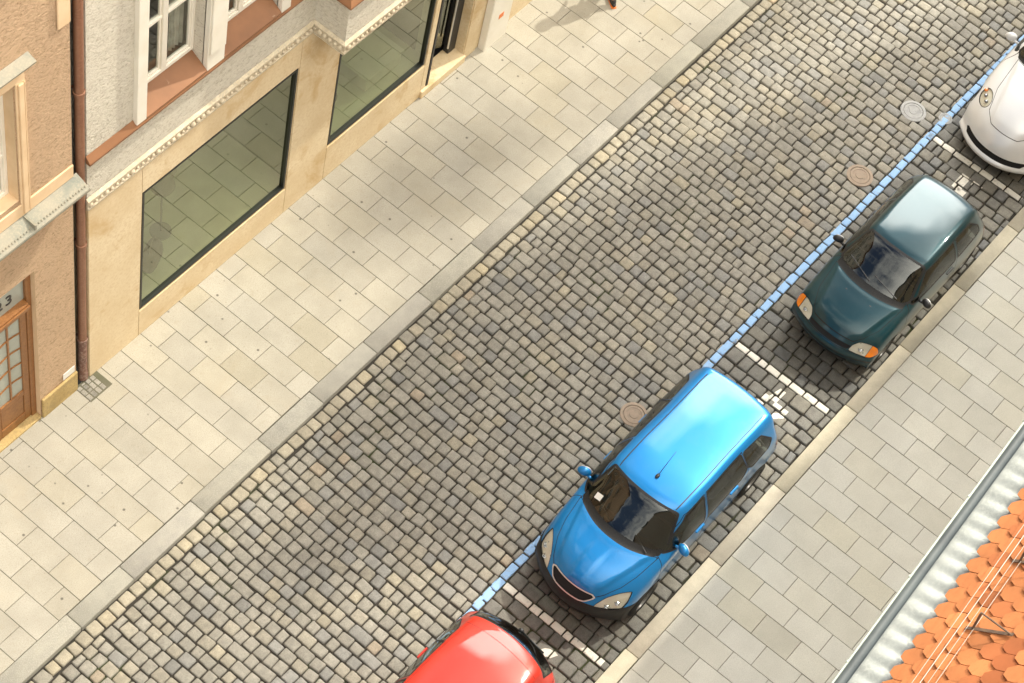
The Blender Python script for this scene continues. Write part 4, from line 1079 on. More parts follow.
# ---- blue tall hatchback
def blue_car():
    t=car_root('parked_car','bright blue tall hatchback with black bumper and short roof aerial',-2.99,-3.215)
    P=carpaint('blue_car_paint',(.010,.195,.50),.35,.30,.05)
    st=[(.12,.42,[(.66,.20),(.64,.20),(.55,.20),(.40,.20),(.2,.20)],.20),
        (.02,.47,[(.73,.30),(.71,.34),(.61,.35),(.45,.36),(.25,.36)],.36),
        (.0,.48,[(.765,.30),(.76,.44),(.67,.49),(.49,.505),(.27,.51)],.51),
        (.03,.48,[(.775,.28),(.775,.50),(.71,.585),(.53,.60),(.30,.605)],.61),
        (.095,.48,[(.785,.26),(.79,.53),(.735,.655),(.56,.685),(.32,.70)],.70),
        (.155,.47,[(.79,.25),(.80,.55),(.75,.72),(.575,.765),(.34,.78)],.785),
        (.26,.455,[(.79,.24),(.81,.57),(.762,.785),(.60,.845),(.355,.87)],.875),
        (.45,.43,[(.79,.22),(.825,.60),(.775,.86),(.62,.935),(.36,.965)],.975),
        (.80,.40,[(.79,.21),(.815,.62),(.79,.96),(.66,1.025),(.38,1.05)],1.06),
        (.90,.39,[(.79,.21),(.815,.63),(.795,.985),(.67,1.05),(.40,1.085)],1.10),
        (1.20,.33,[(.79,.20),(.818,.64),(.80,1.03),(.685,1.20),(.47,1.315)],1.34),
        (1.47,.25,[(.79,.20),(.818,.64),(.805,1.05),(.70,1.34),(.535,1.515)],1.555),
        (1.60,.21,[(.79,.20),(.818,.64),(.805,1.055),(.70,1.36),(.545,1.55)],1.59),
        (2.1,.10,[(.79,.20),(.818,.64),(.81,1.06),(.70,1.38),(.55,1.57)],1.61),
        (2.8,0,[(.79,.20),(.818,.64),(.81,1.08),(.69,1.38),(.54,1.57)],1.61),
        (3.4,-.02,[(.79,.20),(.816,.64),(.80,1.10),(.69,1.38),(.54,1.565)],1.60),
        (3.74,-.05,[(.785,.22),(.83,.64),(.79,1.10),(.685,1.36),(.535,1.55)],1.585),
        (3.82,-.07,[(.78,.24),(.825,.64),(.785,1.09),(.68,1.30),(.53,1.495)],1.54),
        (3.93,-.10,[(.775,.26),(.815,.63),(.775,1.0),(.67,1.12),(.50,1.19)],1.22),
        (4.07,-.12,[(.765,.27),(.80,.60),(.75,.80),(.62,.86),(.40,.89)],.90),
        (4.17,-.15,[(.75,.26),(.77,.45),(.69,.55),(.5,.57),(.28,.58)],.58),
        (4.15,-.15,[(.70,.24),(.70,.30),(.62,.33),(.46,.33),(.25,.33)],.33)]
    def crease(xc,ay,v):
        yl=.34+(.60-.34)*np.clip((xc-.15)/.72,0,1)**.8
        return .022*smooth(yl-ay,-.035,.035)*smooth(xc,.12,.24)*(1-smooth(xc,.80,.90))+.010*smooth(.10-ay+.03*xc,-.03,.03)*smooth(xc,.10,.2)*(1-smooth(xc,.45,.85))
    sh=Shell(st,.84,crease=crease)
    ar=[(.86,.31,.355),(3.48,.31,.355)]
    for a in ar: sh.split(circ(*a),'body','gone')
    ws=top([(NEG,NEG),(.985,NEG),(.985,.58),(1.05,.655),(1.445,.525),(1.445,NEG)][1:],.012,2.6)
    sh.split(grow(ws,.035),'body','trim'); sh.split(ws,'trim','windshield')
    cowl=top([(.865,NEG),(.865,.60),(.90,.66),(.99,.66),(.99,NEG)],.01,2.4); sh.split(cowl,('body','trim'),'cowl')
    for k,p in enumerate(([(1.20,1.10),(1.33,1.13),(1.66,1.445),(2.02,1.475),(1.97,1.09)],[(2.10,1.09),(2.14,1.48),(2.92,1.475),(2.98,1.22),(2.86,1.13)],[(3.06,1.24),(3.02,1.465),(3.40,1.44),(3.60,1.25),(3.55,1.17),(3.16,1.16)])):
        f=side(p,.02,3.75); sh.split(grow(f,.022),'body','trim'); sh.split(f,'trim','side%d'%k)
    rw=both(front([(NEG,1.06),(.50,1.06),(.56,1.14),(.50,1.46),(NEG,1.48)],.01,9,3.8),lambda A:3.8-A[:,3]); sh.split(grow(rw,.02),'body','trim'); sh.split(rw,'trim','rear')
    hl=topx([(.085,.405),(.16,.425),(.27,.485),(.42,.59),(.56,.70),(.47,.725),(.34,.705),(.23,.65),(.14,.54)],.004,.5,.60); sh.split(grow(hl,.006),'body','seam'); sh.split(hl,'seam','headlight')
    gr=front([(NEG,.745),(.31,.742),(.35,.72),(.27,.65),(.2,.635),(NEG,.63)],.004,.2); sh.split(grow(gr,.016),'body','chrome'); sh.split(gr,'chrome','grille')
    bp=lambda A: np.maximum(A[:,2]-(.625-.06*np.clip(A[:,3]/.3,0,1)),A[:,3]-.30); sh.split(bp,'body','bumper')
    gb=front([(NEG,.30),(.45,.30),(.40,.42),(NEG,.42)],.01,.2); sh.split(gb,'bumper','intake')
    rb=lambda A: np.maximum(A[:,2]-.52,3.95-A[:,3]); sh.split(rb,'body','rear_bumper')
    tl=both(side([(3.86,.78),(3.80,1.20),(4.3,1.2),(4.3,.78)],.01,3.2),lambda A:3.75-A[:,3]); sh.split(tl,'body','tail')
    hd=top([(.075,NEG),(.085,.30),(.16,.44),(.30,.56),(.50,.63),(.865,.68),(.865,NEG)],.0,1.8); sh.panel(hd,.0045,'hood')
    # hood creases read in the metal
    rd=lambda A: np.maximum(np.abs(vv(A)-4.14)-.03,np.maximum(1.50-A[:,3],A[:,3]-3.66)); sh.split(rd,'body','trim')
    tg=lambda A: np.maximum(np.abs(A[:,3]-3.62)-.004,4.14-vv(A)); sh.split(tg,'body','seam')
    for nm,p in (('front_door',[(1.08,.27),(1.06,.9),(1.13,1.075),(1.62,1.49),(2.07,1.52),(2.04,1.0),(2.04,.27)]),('rear_door',[(2.06,.27),(2.06,1.0),(2.09,1.52),(2.97,1.52),(3.03,1.2),(3.05,.85),(2.93,.55),(2.85,.27)])):
        f=side(p,.0,3.7); sh.panel(f,.0045,nm)
    finish(t,sh,P,[('windshield','windshield',M['car_glass'],0,0),('wiper_cowl','cowl',M['bumper_black'],0,-.004)]+[('side_window','side%d'%k,M['car_glass'],1,-.003) for k in range(3)]+[('rear_window','rear',M['car_glass_dark'],0,0),('headlight','headlight',M['lamp'],1,.002),('chrome_surround','chrome',M['chrome'],0,.006),('grille','grille',M['seam'],0,-.01),('front_bumper','bumper',M['bumper_black'],0,.004),('air_intake','intake',M['seam'],0,-.004),('rear_bumper','rear_bumper',M['bumper_black'],0,.004),('taillight','tail',M['red_lens'],1,.002),('hood','hood',P,0,0),('door','front_door',P,1,0),('door','rear_door',P,1,0)])
    bulbs(t,sh,[(.255,.545,.040),(.37,.63,.044)])
    all_wheels(t,[(.86,.735),(3.48,.735)],.31,.19)
    underbody(t,sh,.2,ar,.79); cabin(t,1.30,1.0,.68,1.75,.38,2.75)
    for sg in (-1,1): mirror(t,1.40,sg*.775,1.13,sg,P); handle(t,1.92,sg*.818,.98,sg,P); handle(t,2.72,sg*.818,1.02,sg,P)
    a=MB(); a.ellipsoid((1.78,0,1.612),(.045,.028,.022),12,8); a.tube([(1.78,0,1.62),(2.12,0,1.86)],[.006,.003],6); a.build('roof_aerial',M['black'],t,smooth=True)
    w=MB()
    for (p0,p1) in (((1.02,-.52,1.085),(1.22,.05,1.185)),((.98,.02,1.12),(1.22,.56,1.15))):
        w.tube([p0,tuple((a_+b_)/2+(0.03 if i==2 else 0) for i,(a_,b_) in enumerate(zip(p0,p1))),p1],.010,6)
    w.build('wiper',M['black'],t)
    k=MB(); k.add([(1.10,.40,1.268),(1.10,.50,1.258),(1.17,.50,1.318),(1.17,.40,1.328)],[(0,1,2,3)]); k.build('windshield_sticker',M['sign_white'],t)
    return t
blue_car()

# ---- dark green three door hatchback
def green_car():
    t=car_root('parked_car','dark teal green three door hatchback with amber corner lamps and black mirrors',3.10,-3.50)
    P=carpaint('teal_car_paint',(.008,.043,.055),.3,.30,.03)
    st=[(.08,.26,[(.64,.22),(.62,.22),(.5,.22),(.36,.22),(.18,.22)],.22),
        (.0,.27,[(.71,.30),(.69,.34),(.60,.36),(.43,.365),(.23,.37)],.37),
        (-.02,.27,[(.725,.28),(.72,.40),(.65,.45),(.48,.46),(.25,.465)],.465),
        (.0,.27,[(.73,.26),(.735,.45),(.68,.525),(.51,.54),(.29,.545)],.55),
        (.075,.27,[(.73,.25),(.74,.47),(.69,.58),(.53,.60),(.31,.61)],.615),
        (.13,.27,[(.73,.24),(.745,.49),(.70,.63),(.55,.665),(.32,.68)],.685),
        (.26,.265,[(.73,.23),(.755,.50),(.705,.70),(.58,.75),(.34,.77)],.775),
        (.55,.27,[(.73,.22),(.765,.52),(.705,.79),(.60,.835),(.34,.855)],.86),
        (.86,.24,[(.73,.20),(.77,.53),(.71,.86),(.625,.90),(.37,.915)],.92),
        (.93,.235,[(.73,.20),(.77,.53),(.712,.875),(.63,.915),(.38,.94)],.945),
        (1.25,.19,[(.73,.20),(.77,.54),(.715,.90),(.61,1.06),(.43,1.14)],1.155),
        (1.56,.14,[(.73,.20),(.772,.54),(.715,.92),(.585,1.20),(.46,1.31)],1.335),
        (1.68,.12,[(.73,.20),(.772,.54),(.715,.92),(.585,1.215),(.47,1.335)],1.36),
        (2.2,.05,[(.73,.20),(.772,.54),(.715,.93),(.585,1.235),(.475,1.35)],1.385),
        (2.7,0,[(.73,.20),(.772,.54),(.71,.94),(.58,1.225),(.465,1.34)],1.375),
        (3.08,-.04,[(.725,.22),(.765,.55),(.70,.94),(.565,1.19),(.45,1.305)],1.335),
        (3.18,-.06,[(.72,.23),(.76,.55),(.695,.93),(.56,1.16),(.445,1.265)],1.295),
        (3.42,-.12,[(.71,.24),(.745,.54),(.68,.86),(.56,.96),(.40,1.0)],1.015),
        (3.55,-.15,[(.70,.25),(.73,.52),(.66,.74),(.53,.80),(.34,.82)],.83),
        (3.68,-.18,[(.68,.25),(.70,.42),(.62,.50),(.46,.52),(.26,.53)],.53),
        (3.66,-.18,[(.66,.24),(.66,.29),(.58,.31),(.42,.31),(.22,.31)],.31)]
    def crease(xc,ay,v):
        yl=.42+(.57-.42)*np.clip((xc-.15)/.72,0,1)
        return .016*smooth(yl-ay,-.04,.04)*smooth(xc,.12,.24)*(1-smooth(xc,.80,.90))
    sh=Shell(st,.77,crease=crease)
    ar=[(.72,.28,.325),(3.06,.28,.325)]
    for a in ar: sh.split(circ(*a),'body','gone')
    ws=top([(1.0,NEG),(1.0,.545),(1.06,.60),(1.535,.475),(1.535,NEG)],.01,2.6); sh.split(grow(ws,.04),'body','trim'); sh.split(ws,'trim','windshield')
    cowl=top([(.895,NEG),(.895,.60),(1.0,.60),(1.0,NEG)],.01,2.4); sh.split(cowl,('body','trim'),'cowl')
    for k,p in enumerate(([(1.22,.955),(1.36,.965),(1.62,1.235),(2.34,1.265),(2.36,.96)],[(2.48,.965),(2.46,1.265),(2.86,1.245),(3.07,1.08),(3.10,.99)])):
        f=side(p,.015,3.8); sh.split(grow(f,.022),'body','trim'); sh.split(f,'trim','side%d'%k)
    rw=front([(NEG,.95),(.46,.95),(.50,1.02),(.42,1.24),(NEG,1.26)],.01,9,3.14); sh.split(grow(rw,.02),'body','trim'); sh.split(rw,'trim','rear')
    hl=topx([(.085,.375),(.15,.385),(.23,.45),(.30,.57),(.36,.69),(.37,.735),(.28,.725),(.20,.66),(.125,.50)],.003,.5,.545); sh.split(grow(hl,.006),'body','seam'); sh.split(hl,'seam','headlight')
    sh.split(lambda A:.625-np.abs(A[:,1]),'headlight','amber')
    gr=front([(NEG,.625),(.37,.615),(.35,.575),(NEG,.58)],.004,.2); sh.split(gr,'body','grille')
    fb=lambda A: np.maximum(A[:,2]-(.56-.0*A[:,3]),A[:,3]-.30); sh.panel(fb,.004,'bumper')
    sp=front([(NEG,.475),(.8,.465),(.8,.435),(NEG,.445)],.002,.30); sh.split(sp,('body','bumper'),'trim')
    gb=front([(NEG,.27),(.42,.27),(.40,.37),(NEG,.37)],.01,.2); sh.split(gb,('body','bumper'),'intake')
    hd=top([(.125,NEG),(.13,.36),(.20,.45),(.40,.56),(.895,.62),(.895,NEG)],.0,1.8); sh.panel(hd,.0045,'hood')
    rd=lambda A: np.maximum(np.abs(vv(A)-4.02)-.025,np.maximum(1.60-A[:,3],A[:,3]-3.12)); sh.split(rd,'body','trim')
    tl=both(side([(3.36,.62),(3.33,.86),(3.8,.86),(3.8,.62)],.01,3.0),lambda A:3.3-A[:,3]); sh.split(tl,'body','tail')
    dr=[(1.06,.27),(1.05,.8),(1.14,.935),(1.58,1.265),(2.42,1.30),(2.44,.95),(2.42,.5),(2.35,.27)]
    f=side(dr,.0,3.68); sh.panel(f,.0045,'front_door')
    rub=lambda A: np.maximum(np.abs(A[:,2]-.50)-.022,np.maximum(1.1-A[:,0],A[:,0]-2.6)); sh.split(both(rub,lambda A: vv(A)-2.2),('front_door','body'),'trim')
    finish(t,sh,P,[('windshield','windshield',M['car_glass'],0,0),('wiper_cowl','cowl',M['bumper_black'],0,-.004)]+[('side_window','side%d'%k,M['car_glass'],1,-.003) for k in range(2)]+[('rear_window','rear',M['car_glass_dark'],0,0),('headlight','headlight',M['lamp'],1,.002),('indicator_lamp','amber',M['amber'],1,.002),('front_bumper','bumper',P,0,0),('grille','grille',M['seam'],0,-.008),('air_intake','intake',M['seam'],0,-.004),('taillight','tail',M['red_lens'],1,.002),('hood','hood',P,0,0),('door','front_door',P,1,0)])
    bulbs(t,sh,[(.20,.515,.042)])
    all_wheels(t,[(.72,.66),(3.06,.66)],.28,.165)
    underbody(t,sh,.2,ar,.72); cabin(t,1.22,.86,.62,1.62,.30,2.5)
    for sg in (-1,1): mirror(t,1.37,sg*.745,.95,sg,M['black'],.85); handle(t,2.25,sg*.742,.83,sg,M['black'])
    w=MB()
    for (p0,p1) in (((1.07,-.45,.985),(1.12,.02,1.07)),((1.02,.02,1.005),(1.19,.50,1.05))): w.tube([p0,p1],.010,6)
    w.build('wiper',M['black'],t)
    n=MB()
    for y in (-.22,.22): n.box(.72,.75,y-.02,y+.02,.885,.905,0,.006)
    n.build('washer_nozzle',M['black'],t)
    return t
green_car()

# ---- red hatchback cut by the lower edge of the frame
def red_car():
    t=car_root('parked_car','red hatchback seen from behind with dark rear window and pale roof reflection',-7.98,-3.20)
    P=carpaint('red_car_paint',(.50,.030,.016),.1,.38,.04)
    st=[(.12,.42,[(.66,.20),(.64,.20),(.55,.20),(.40,.20),(.2,.20)],.20),
        (.03,.50,[(.72,.30),(.70,.34),(.60,.35),(.45,.36),(.25,.36)],.36),
        (.0,.50,[(.75,.30),(.745,.46),(.66,.50),(.48,.51),(.26,.52)],.52),
        (.07,.48,[(.78,.26),(.77,.52),(.71,.66),(.54,.71),(.32,.735)],.74),
        (.25,.42,[(.79,.22),(.805,.56),(.755,.78),(.60,.84),(.36,.865)],.87),
        (.75,.34,[(.79,.20),(.825,.58),(.775,.90),(.65,.96),(.38,.985)],.99),
        (.95,.30,[(.79,.20),(.83,.59),(.78,.935),(.66,1.0),(.40,1.03)],1.04),
        (1.55,.18,[(.79,.20),(.832,.60),(.785,.98),(.68,1.27),(.54,1.42)],1.45),
        (1.72,.14,[(.79,.20),(.832,.60),(.785,.985),(.68,1.29),(.56,1.455)],1.49),
        (2.3,.05,[(.79,.20),(.832,.60),(.785,.99),(.675,1.31),(.575,1.465)],1.51),
        (3.0,-.03,[(.79,.20),(.832,.60),(.78,1.0),(.66,1.30),(.56,1.445)],1.495),
        (3.40,-.09,[(.785,.22),(.825,.60),(.77,1.0),(.645,1.27),(.54,1.405)],1.455),
        (3.60,-.16,[(.78,.23),(.815,.60),(.762,.99),(.635,1.245),(.525,1.365)],1.42),
        (3.66,-.18,[(.78,.23),(.812,.60),(.76,.985),(.63,1.225),(.52,1.335)],1.39),
        (3.80,-.22,[(.775,.24),(.805,.60),(.75,.96),(.625,1.12),(.50,1.20)],1.24),
        (3.93,-.25,[(.77,.25),(.795,.60),(.74,.92),(.62,1.01),(.46,1.06)],1.085),
        (3.97,-.26,[(.765,.26),(.79,.58),(.73,.87),(.60,.94),(.42,.98)],1.0),
        (4.0,-.27,[(.75,.26),(.77,.52),(.70,.70),(.55,.74),(.34,.76)],.77),
        (4.02,-.28,[(.735,.25),(.745,.42),(.66,.50),(.5,.52),(.28,.53)],.53),
        (3.99,-.28,[(.70,.24),(.70,.29),(.62,.31),(.46,.31),(.25,.31)],.31)]
    sh=Shell(st,.83)
    ar=[(.82,.31,.355),(3.28,.31,.355)]
    for a in ar: sh.split(circ(*a),'body','gone')
    ws=top([(1.02,NEG),(1.02,.58),(1.06,.62),(1.53,.545),(1.53,NEG)],.01,2.6); sh.split(grow(ws,.035),'body','trim'); sh.split(ws,'trim','windshield')
    for k,p in enumerate(([(1.22,1.04),(1.34,1.06),(1.72,1.365),(2.2,1.40),(2.16,1.03)],[(2.29,1.03),(2.32,1.40),(2.95,1.375),(3.0,1.06)],[(3.08,1.07),(3.03,1.365),(3.25,1.34),(3.46,1.13),(3.44,1.08)])):
        f=side(p,.02,3.75); sh.split(grow(f,.022),'body','trim'); sh.split(f,'trim','side%d'%k)
    rw=lambda A: np.maximum(np.maximum(3.655-A[:,3],A[:,3]-3.925),2.95-vv(A))*.6; sh.split(grow(rw,.012),'body','trim'); sh.split(rw,'trim','rear')
    tl=both(side([(3.60,.68),(3.62,.93),(3.68,.985),(4.1,.985),(4.1,.68)],.01,2.75),lambda A:3.72-A[:,3]); sh.split(tl,'body','tail')
    hl=topx([(.07,.42),(.30,.50),(.55,.70),(.42,.76),(.2,.66)],.006,.5,.56); sh.split(hl,'body','headlight')
    gr=front([(NEG,.70),(.30,.70),(.24,.58),(NEG,.57)],.008,.2); sh.split(gr,'body','grille')
    tg=lambda A: np.maximum(np.abs(A[:,3]-3.44)-.004,3.75-vv(A)); sh.split(tg,'body','seam')
    rd=lambda A: np.maximum(np.abs(vv(A)-4.02)-.025,np.maximum(1.64-A[:,3],A[:,3]-3.40)); sh.split(rd,'body','trim')
    hd=top([(.08,NEG),(.09,.34),(.30,.56),(.86,.66),(.86,NEG)],.0,1.8); sh.panel(hd,.0045,'hood')
    for nm,p in (('front_door',[(1.1,.27),(1.08,.9),(1.18,1.02),(1.68,1.405),(2.24,1.44),(2.21,.27)]),('rear_door',[(2.23,.27),(2.25,1.44),(3.0,1.41),(3.04,.9),(2.92,.5),(2.86,.27)])):
        f=side(p,.0,3.7); sh.panel(f,.0045,nm)
    finish(t,sh,P,[('windshield','windshield',M['car_glass'],0,0)]+[('side_window','side%d'%k,M['car_glass'],1,-.003) for k in range(3)]+[('rear_window','rear',M['car_glass_dark'],0,-.004),('headlight','headlight',M['lamp'],1,.002),('grille','grille',M['seam'],0,-.008),('taillight','tail',M['red_lens'],1,.003),('hood','hood',P,0,0),('door','front_door',P,1,0),('door','rear_door',P,1,0)])
    all_wheels(t,[(.82,.725),(3.28,.725)],.31,.19)
    underbody(t,sh,.2,ar,.78); cabin(t,1.25,.96,.66,1.70,.34,2.65)
    for sg in (-1,1): mirror(t,1.42,sg*.83,1.06,sg,P); handle(t,2.1,sg*.80,.93,sg,P); handle(t,2.85,sg*.80,.95,sg,P)
    w=MB(); w.tube([(3.93,.02,1.10),(3.85,-.40,1.175)],.012,6); w.ellipsoid((3.935,.03,1.095),(.03,.04,.03)); w.build('wiper',M['black'],t,smooth=True)
    return t
red_car()

# ---- white car at the right edge, only its nose in the frame
def white_car():
    t=car_root('parked_car','silvery white rounded car with oval headlights and a dark slot under its nose',8.20,-3.42)
    P=carpaint('white_car_paint',(.74,.745,.75),.15,.30,.03)
    st=[(.04,.46,[(.64,.18),(.62,.18),(.52,.18),(.38,.18),(.19,.18)],.18),
        (-.07,.50,[(.72,.24),(.70,.245),(.60,.245),(.44,.245),(.23,.245)],.245),
        (-.085,.51,[(.74,.25),(.73,.285),(.63,.295),(.46,.30),(.24,.30)],.30),
        (-.02,.53,[(.75,.26),(.74,.33),(.65,.345),(.48,.35),(.25,.35)],.35),
        (.01,.54,[(.76,.26),(.755,.41),(.68,.44),(.50,.45),(.27,.455)],.455),
        (.07,.54,[(.77,.26),(.775,.46),(.70,.53),(.52,.56),(.29,.575)],.58),
        (.18,.54,[(.78,.25),(.80,.49),(.73,.61),(.55,.67),(.31,.695)],.70),
        (.40,.52,[(.80,.23),(.825,.52),(.76,.70),(.58,.79),(.33,.825)],.84),
        (.75,.44,[(.81,.21),(.85,.55),(.79,.80),(.61,.90),(.36,.94)],.955),
        (1.15,.38,[(.81,.20),(.86,.58),(.80,.89),(.64,.985),(.39,1.03)],1.04),
        (1.30,.36,[(.81,.20),(.86,.58),(.80,.92),(.66,1.03),(.41,1.08)],1.10),
        (1.60,.27,[(.81,.20),(.86,.59),(.80,.95),(.67,1.19),(.48,1.31)],1.34),
        (1.85,.20,[(.81,.20),(.86,.60),(.80,.96),(.66,1.29),(.50,1.43)],1.46),
        (2.3,.08,[(.81,.20),(.86,.60),(.79,.97),(.64,1.32),(.48,1.47)],1.51),
        (2.9,-.03,[(.81,.20),(.86,.60),(.78,.97),(.62,1.27),(.45,1.40)],1.44),
        (3.4,-.15,[(.80,.21),(.84,.58),(.75,.90),(.58,1.10),(.40,1.20)],1.23),
        (3.8,-.28,[(.76,.24),(.79,.53),(.69,.75),(.52,.86),(.34,.92)],.94),
        (4.02,-.36,[(.72,.26),(.73,.44),(.62,.54),(.46,.58),(.26,.60)],.61),
        (4.06,-.38,[(.70,.24),(.70,.30),(.60,.34),(.44,.35),(.24,.35)],.35)]
    def crease(xc,ay,v):
        yl=.30+(.58-.30)*np.clip((xc-.2)/1.05,0,1)
        return .022*smooth(yl-ay,-.04,.04)*smooth(xc,.16,.32)*(1-smooth(xc,1.15,1.3))
    sh=Shell(st,.86,crease=crease)
    ar=[(.86,.31,.36),(3.36,.31,.36)]
    for a in ar: sh.split(circ(*a),'body','gone')
    ws=top([(1.36,NEG),(1.36,.60),(1.40,.64),(1.84,.50),(1.84,NEG)],.02,2.6); sh.split(grow(ws,.035),'body','trim'); sh.split(ws,'trim','windshield')
    cowl=top([(1.29,NEG),(1.29,.62),(1.37,.64),(1.37,NEG)],.01,2.4); sh.split(cowl,('body','trim'),'cowl')
    for k,p in enumerate(([(1.62,1.02),(1.74,1.04),(2.0,1.36),(2.5,1.40),(2.5,1.01)],[(2.62,1.01),(2.62,1.39),(2.95,1.30),(3.2,1.06)])):
        f=side(p,.02,3.75); sh.split(grow(f,.02),'body','trim'); sh.split(f,'trim','side%d'%k)
    rw=front([(NEG,1.0),(.36,1.0),(.40,1.10),(.34,1.26),(NEG,1.28)],.02,9,3.0); sh.split(rw,'body','rear')
    def oval(A):
        dx=A[:,0]-.60; dy=np.abs(A[:,1])-.60; a=.55; u=dx*math.cos(a)+dy*math.sin(a); w=-dx*math.sin(a)+dy*math.cos(a)
        return np.maximum((np.sqrt((u/.185)**2+(w/.085)**2)-1)*.085,.55-A[:,2])
    sh.split(grow(oval,.006),'body','seam'); sh.split(oval,'seam','headlight')
    sl=front([(NEG,.425),(.54,.415),(.58,.385),(.53,.34),(NEG,.345)],.006,.2); sh.split(sl,'body','intake')
    ls=front([(NEG,.26),(.9,.255),(.9,.245),(NEG,.25)],.002,.3); sh.split(ls,'body','seam')
    hd=top([(.19,NEG),(.20,.26),(.30,.42),(.62,.545),(1.27,.60),(1.27,NEG)],.0,1.8); sh.panel(hd,.0045,'hood')
    tl=both(side([(3.5,.66),(3.55,.86),(4.0,.86),(4.0,.66)],.04,3.0),lambda A:3.4-A[:,3]); sh.split(tl,'body','tail')
    f=side([(1.35,.27),(1.35,.85),(1.50,1.0),(1.98,1.41),(2.56,1.44),(2.58,.6),(2.50,.27)],.0,3.7); sh.panel(f,.0045,'front_door')
    finish(t,sh,P,[('windshield','windshield',M['car_glass'],0,0),('wiper_cowl','cowl',M['bumper_black'],0,-.004)]+[('side_window','side%d'%k,M['car_glass'],1,-.003) for k in range(2)]+[('rear_window','rear',M['car_glass_dark'],0,0),('headlight','headlight',M['lamp'],1,.002),('air_intake','intake',M['seam'],0,-.012),('taillight','tail',M['red_lens'],1,.002),('hood','hood',P,0,0),('door','front_door',P,1,0)])
    AA=sh.arr(); hz=lambda x,y: float(AA[np.argmin((AA[:,0]-x)**2+(AA[:,1]-y)**2+(AA[:,2]<.5)*9),2])
    for sg in (-1,1):
        for (x,y,z,r,m,nm) in ((.735,.685,hz(.735,.685),.034,'amber','indicator_lamp'),):
            o=MB(); o.ellipsoid((x,sg*y,z),(r*1.2,r*.9,r*.55),14,8); o.build(nm,M[m],t,smooth=True)
        o=MB(); o.ellipsoid((.64,sg*.625,hz(.64,.625)-.002),(.042,.036,.016),14,8); o.build('headlight_bulb',M['bulb'],t,smooth=True)
        o=MB(); o.ellipsoid((.53,sg*.555,hz(.53,.555)-.002),(.038,.034,.016),14,8); o.build('headlight_bulb',M['bulb'],t,smooth=True)
    all_wheels(t,[(.86,.68),(3.36,.70)],.32,.2)
    underbody(t,sh,.19,ar,.80); cabin(t,1.62,.98,.66,1.95,.34,2.7)
    for sg in (-1,1): mirror(t,1.78,sg*.85,1.03,sg,P); handle(t,2.42,sg*.81,.86,sg,P)
    return t
white_car()

# ------------------------------------------------------------------ person at the top edge of the frame
def skin_mesh(name,verts,edges,radii,mat,parent,sub=2,root=0):
    me=bpy.data.meshes.new(name); me.from_pydata(verts,edges,[]); o=bpy.data.objects.new(name,me); COL.objects.link(o)
    sk=o.modifiers.new('Skin','SKIN'); 
    for i,r in enumerate(radii):
        r=(r,r) if not isinstance(r,tuple) else r
        me.skin_vertices[0].data[i].radius=r; me.skin_vertices[0].data[i].use_root=(i==root)
    sk.use_smooth_shade=True; ss=o.modifiers.new('Sub','SUBSURF'); ss.levels=sub; ss.render_levels=sub
    bpy.context.view_layer.update(); dg=bpy.context.evaluated_depsgraph_get()
    m2=bpy.data.meshes.new_from_object(o.evaluated_get(dg)); bpy.data.objects.remove(o)
    m2.name=name; m2.materials.clear(); m2.materials.append(mat); m2.polygons.foreach_set('use_smooth',[True]*len(m2.polygons))
    o=bpy.data.objects.new(name,m2); COL.objects.link(o); o.parent=parent; return o
